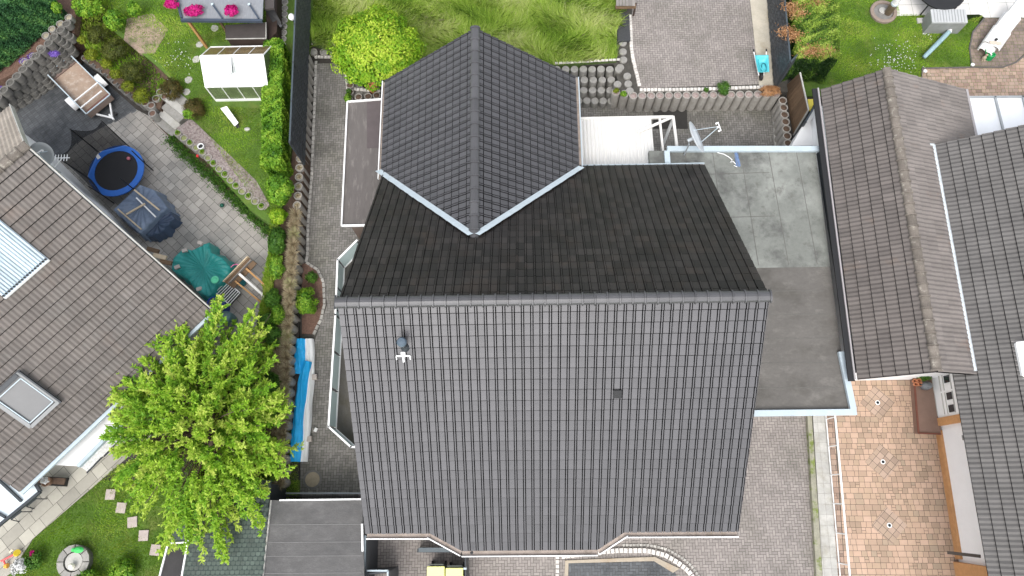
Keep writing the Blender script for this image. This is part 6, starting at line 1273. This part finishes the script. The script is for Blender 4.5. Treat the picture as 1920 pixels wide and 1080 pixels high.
# shrub bed beside the trailer
SH = [((165,10),(.62,.6,.55),brightg,'large bright shrub at the top of the bed behind the trailer',5000,1.6),((215,38),(.42,.45,.4),brightg,'bright yellowish shrub right of the large top one',3000,1.5),((252,18),(.28,.32,.35),brightg,'small upright shrub at the edge of the bare patch',1600,1.5),((108,16),(.2,.25,.3),brightg,'slim light green sapling beside the dark hedge',900,2.0),
 ((184,66),(.46,.42,.4),olive,'dark olive conifer mound, uppermost in the bed',4200,1.25),((217,95),(.58,.52,.45),olive,'widest olive conifer mound in the middle of the bed',6500,1.25),((250,136),(.52,.5,.45),olive,'olive conifer mound above the gold one at the bed foot',5500,1.2),((154,76),(.2,.2,.22),gold,'tiny golden green ball at the upper left rim of the bed',1000,1.2),((171,102),(.3,.3,.22),gold,'golden low conifer beside the trailer wheel',1800,1.1),((200,120),(.25,.25,.2),gold,'golden low conifer in the middle of the bed rim',1500,1.1),((218,140),(.27,.25,.2),gold,'golden low conifer right of the trailer mudguard',1500,1.1),((240,162),(.28,.28,.2),gold,'golden low conifer near the lower bed rim',1500,1.1),((266,180),(.36,.36,.28),gold,'big golden conifer at the lowest tip of the bed',3000,1.1),
 ((322,168),(.46,.5,.4),rust,'rusty green round shrub left of the garden steps',5200,1.25),((364,205),(.46,.5,.4),rust,'rusty green round shrub below the greenhouse path',5200,1.25),((356,215),(.25,.22,.3),brightg,'small light green shrub in front of the rusty round one',900,1.3)]
for (xy, rad, m_, lb_, n, z) in SH: bush('conifer_shrub' if m_ in (olive,gold,rust) else 'garden_shrub', lb_, 'shrub', P(xy[0],xy[1],z), rad, n, .06 if m_ in (olive,rust,gold) else .10, .022 if m_ in (olive,rust,gold) else .055, m_, clumps=60, spread=.28, trunk=z-rad[2])
# curved bed bush and others
bush('garden_shrub', 'light green bush in the curved mulch bed beside the side path', 'shrub', P(576,565,.5), (.5,.55,.42), 4200, .09, .055, brightg, trunk=.05)
bush('garden_shrub', 'low green cushion at the top of the curved mulch bed', 'shrub', P(584,520,.25), (.25,.25,.15), 700, .06, .04, midg, trunk=.05)
bush('garden_shrub', 'small bright plant in the planter just above the annex roof edge', 'plant', P(652,184,.4), (.17,.2,.17), 700, .06, .04, brightg, trunk=.2, stem=False)
bush('garden_shrub', 'tiny round plant in the planter column by the annex bed', 'plant', P(654,171,.35), (.12,.12,.12), 300, .05, .035, midg, trunk=.2, stem=False)
bush('garden_shrub', 'feathery dark plant in the planter row of the terrace', 'plant', P(1357,165,.45), (.28,.35,.2), 900, .14, .02, midg, trunk=.25, stem=False)
bush('garden_shrub', 'small green tuft in the terrace kerb left of the feathery plant', 'plant', P(1324,168,.3), (.12,.12,.1), 300, .06, .03, midg, trunk=.22, stem=False)
bush('garden_shrub', 'bright green plant in the second planter from the left of the terrace row', 'plant', P(1169,176,.35), (.14,.14,.12), 500, .05, .035, brightg, trunk=.24, stem=False)
bush('garden_shrub', 'mossy olive plant in the first planter of the terrace row', 'plant', P(1155,170,.33), (.13,.13,.08), 400, .05, .03, gold, trunk=.24, stem=False)
bush('dead_branches', 'heap of orange brown dead conifer twigs at the end of the planter row', 'twigs', P(1444,171,.5), (.5,.25,.15), 1800, .16, .012, brown, trunk=.3, stem=False)
bush('garden_shrub', 'dark leafy plant with long blades near the timber frame foot', 'shrub', P(503,603,.7), (.45,.4,.4), 2400, .18, .03, midg, trunk=.25)
bush('garden_shrub', 'young green plant with pointed leaves right of the toys', 'shrub', P(499,668,.8), (.45,.5,.4), 3600, .13, .035, treeg, trunk=.25)
bush('garden_shrub', 'potted green plant with white flecks on the doorstep', 'plant', P(1733,704,.6), (.28,.2,.2), 1300, .08, .03, midg, trunk=.4, stem=False)
bush('flower_bush', 'white flowering bush at the bottom left corner by the tricycle', 'flowers', P(36,1062,.5), (.3,.3,.2), 900, .06, .06, whitep, trunk=.25)
bush('garden_shrub', 'dark green bush right of the white flowers', 'shrub', P(64,1050,.5), (.32,.3,.25), 1800, .07, .04, midg, trunk=.25)
bush('flower_bush', 'small pink flower cluster beside the dark green bush', 'flowers', P(60,1038,.6), (.08,.12,.1), 160, .05, .05, pinkp, trunk=.45, stem=False)
bush('garden_shrub', 'leafy green shrub at the bottom edge below the fire pit', 'shrub', P(168,1085,.5), (.5,.3,.35), 2600, .09, .05, brightg, trunk=.2)
bush('garden_shrub', 'leafy green shrub at the bottom edge right of the fire pit', 'shrub', P(232,1070,.5), (.42,.42,.35), 2600, .09, .05, brightg, trunk=.2)
for (x,y),lb_ in (((62,106),'purple aubrieta cushion on the crest near the dark hedge'),((101,101),'purple aubrieta cushion in the middle of the crescent wall'),((2,168),'purple aubrieta cushion at the left edge of the picture'),((46,115),'pale purple flowers left of the aubrieta on the crest')): bush('flower_cushion', lb_, 'flowers', P(x,y,1.5), (.24,.17,.12), 700, .04, .04, purple, trunk=1.35, stem=False)
for (x,y),lb_ in (((363,20),'larger pink flower ball above the pergola roof'),((433,20),'smaller pink flower ball above the pergola roof'),((322,5),'pink flowers at the left end of the pergola')):
    p = P(x,y,3.15); t = bush('flower_basket', lb_, 'flower basket', p, (.40 if x == 363 else .30,.27,.16), 1400, .06, .06, pinkp, trunk=3.0, stem=False, clumps=22); MB().lathe((p.x,p.y,2.97), [(.1,0),(.14,.1),(.1,.1)], 12).build('basket', mat('pot_brown',(0,0,0)), t)
bush('flower_bush', 'white blossoms of the potted plant by the black trough', 'flowers', P(84,901,.95), (.14,.14,.08), 260, .05, .05, whitep, trunk=.8, stem=False)
# dry grass tufts in the side path planters
for i, p in enumerate(wrow):
    if i < 13: continue
    big = i > 17
    n_ = 650 if big else 120; L_ = .40 if big else .12; dd = unit(n_); dd[:,2] = np.abs(dd[:,2])*.55+.05; dd[:,0] -= .25 if big else 0; dd /= np.linalg.norm(dd,axis=1,keepdims=True)
    pp = np.array([p.x,p.y,.93])+dd*(L_*.5)*rng.uniform(.3,1.1,(n_,1)); vv = np.clip(rng.uniform(0,.8,n_)+(.3 if i%5 == 0 else 0),0,1)
    o = leafmesh('grass_tuft', pp, dd, unit(n_), L_*rng.uniform(.5,1.,n_), .012, vv, straw, origin=(p.x,p.y,.93))
    tag(o, 'dry straw coloured grass tuft in the planter row beside the side path' if big else 'short sparse dry tuft in the upper planters of the side path row', 'grass tuft', 'dry grass tufts in the side planters' if big else 'short tufts in the upper side planters')
for i in range(11):
    p = P(522-i*1.2, 640+i*27, .95); n_ = 800; dd = unit(n_); dd[:,2] = np.abs(dd[:,2])*.5; pp = np.array(tuple(p))+dd*.2*rng.uniform(.3,1.1,(n_,1))
    o = leafmesh('grass_tuft', pp, dd, unit(n_), .34*rng.uniform(.5,1.,n_), .012, rng.uniform(0,.55,n_), straw, origin=p); tag(o, 'brown dead grass clump on the bank between the big tree and the planters', 'grass tuft', 'dead clumps on the bank')
# border plants below diagonal planters
bp_ = interp(PL([(322,262),(350,292),(400,335),(450,385),(500,432)], .35), 14)
for i, p in enumerate(bp_):
    n_ = 380; dd = unit(n_); dd[:,2] = np.abs(dd[:,2]); pp = np.array(tuple(p))+rng.normal(size=(n_,3))*np.array([.13,.13,.05]); o = leafmesh('border_shrub', pp, dd, unit(n_)+np.array([0,0,.8]), .07*rng.uniform(.6,1.2,n_), .045, rng.uniform(0,.9,n_), midg, origin=p); tag(o, 'low green plant in the narrow border between patio and diagonal planters', 'plant', 'border plants along the patio')
for i, p in enumerate(prow4):
    if i%2: continue
    n_ = 160; dd = unit(n_); dd[:,2] = np.abs(dd[:,2]); pp = np.array((p.x,p.y,1.02))+dd*.09*rng.uniform(.3,1,(n_,1)); o = leafmesh('potted_shrub', pp, dd, unit(n_)+np.array([0,0,.8]), .05, .03, rng.uniform(.2,1,n_), brightg, origin=(p.x,p.y,1.0)); tag(o, 'small green herb growing in a planter below the gravel bed', 'plant', 'herbs in the diagonal planters')
# greenery behind the beds, daisies, meadow ground cover
grass('bed_groundcover', PL([(150,-30),(235,-30),(300,20),(285,40),(235,60),(312,155),(300,195),(175,110),(140,60)], .76), .76, 9000, .14, .03, grL, 'patchy ground cover between the shrubs behind the trailer', lean=.7)
grass('bank_greenery', PL([(500,340),(525,340),(512,560),(498,640),(482,640),(507,440)], .82), .82, 7000, .16, .035, grL, 'weedy green undergrowth along the bank of the patio', lean=.7)
dz_ = []
for x0_,x1_,y0_,y1_,n in ((1625,1725,85,140,130),(1720,1760,55,75,14)):
    for _ in range(n): p = P(random.gauss((x0_+x1_)/2,(x1_-x0_)/3.6), random.gauss((y0_+y1_)/2,(y1_-y0_)/3.2), .17); dz_.append(tuple(p))
for _ in range(40): dz_.append(tuple(P(random.gauss(330,18), random.gauss(105,20), ZL+.08)))
dz_ = np.array(dz_); n_ = len(dz_); o = leafmesh('daisies', dz_, unit(n_)*np.array([1,1,.1]), np.tile([0,0,1.],(n_,1)), .045, .045, rng.uniform(0,1,n_), whitep); tag(o, 'tiny white daisies scattered over both lawns', 'daisies', kind='stuff')

for i,(x,y,r_,m_) in enumerate(((512,560,.3,midg),(520,590,.28,brightg),(513,632,.3,midg),(508,720,.35,midg),(506,775,.38,brightg),(502,840,.38,midg),(505,885,.35,brightg))):
    bush('bank_shrub', 'leafy shrub on the bank between patio and planters, %s' % ['just above the timber frame foot','right of the timber foot beam','beside the bladed plant','right of the yellow toy','beside the middle of the blue tarpaulin','near the lower end of the tarpaulin','closest to the grey felt shed'][i], 'shrub', P(x,y,1.1), (r_,r_*1.3,.3), 1800, .09, .045, m_, trunk=.8)
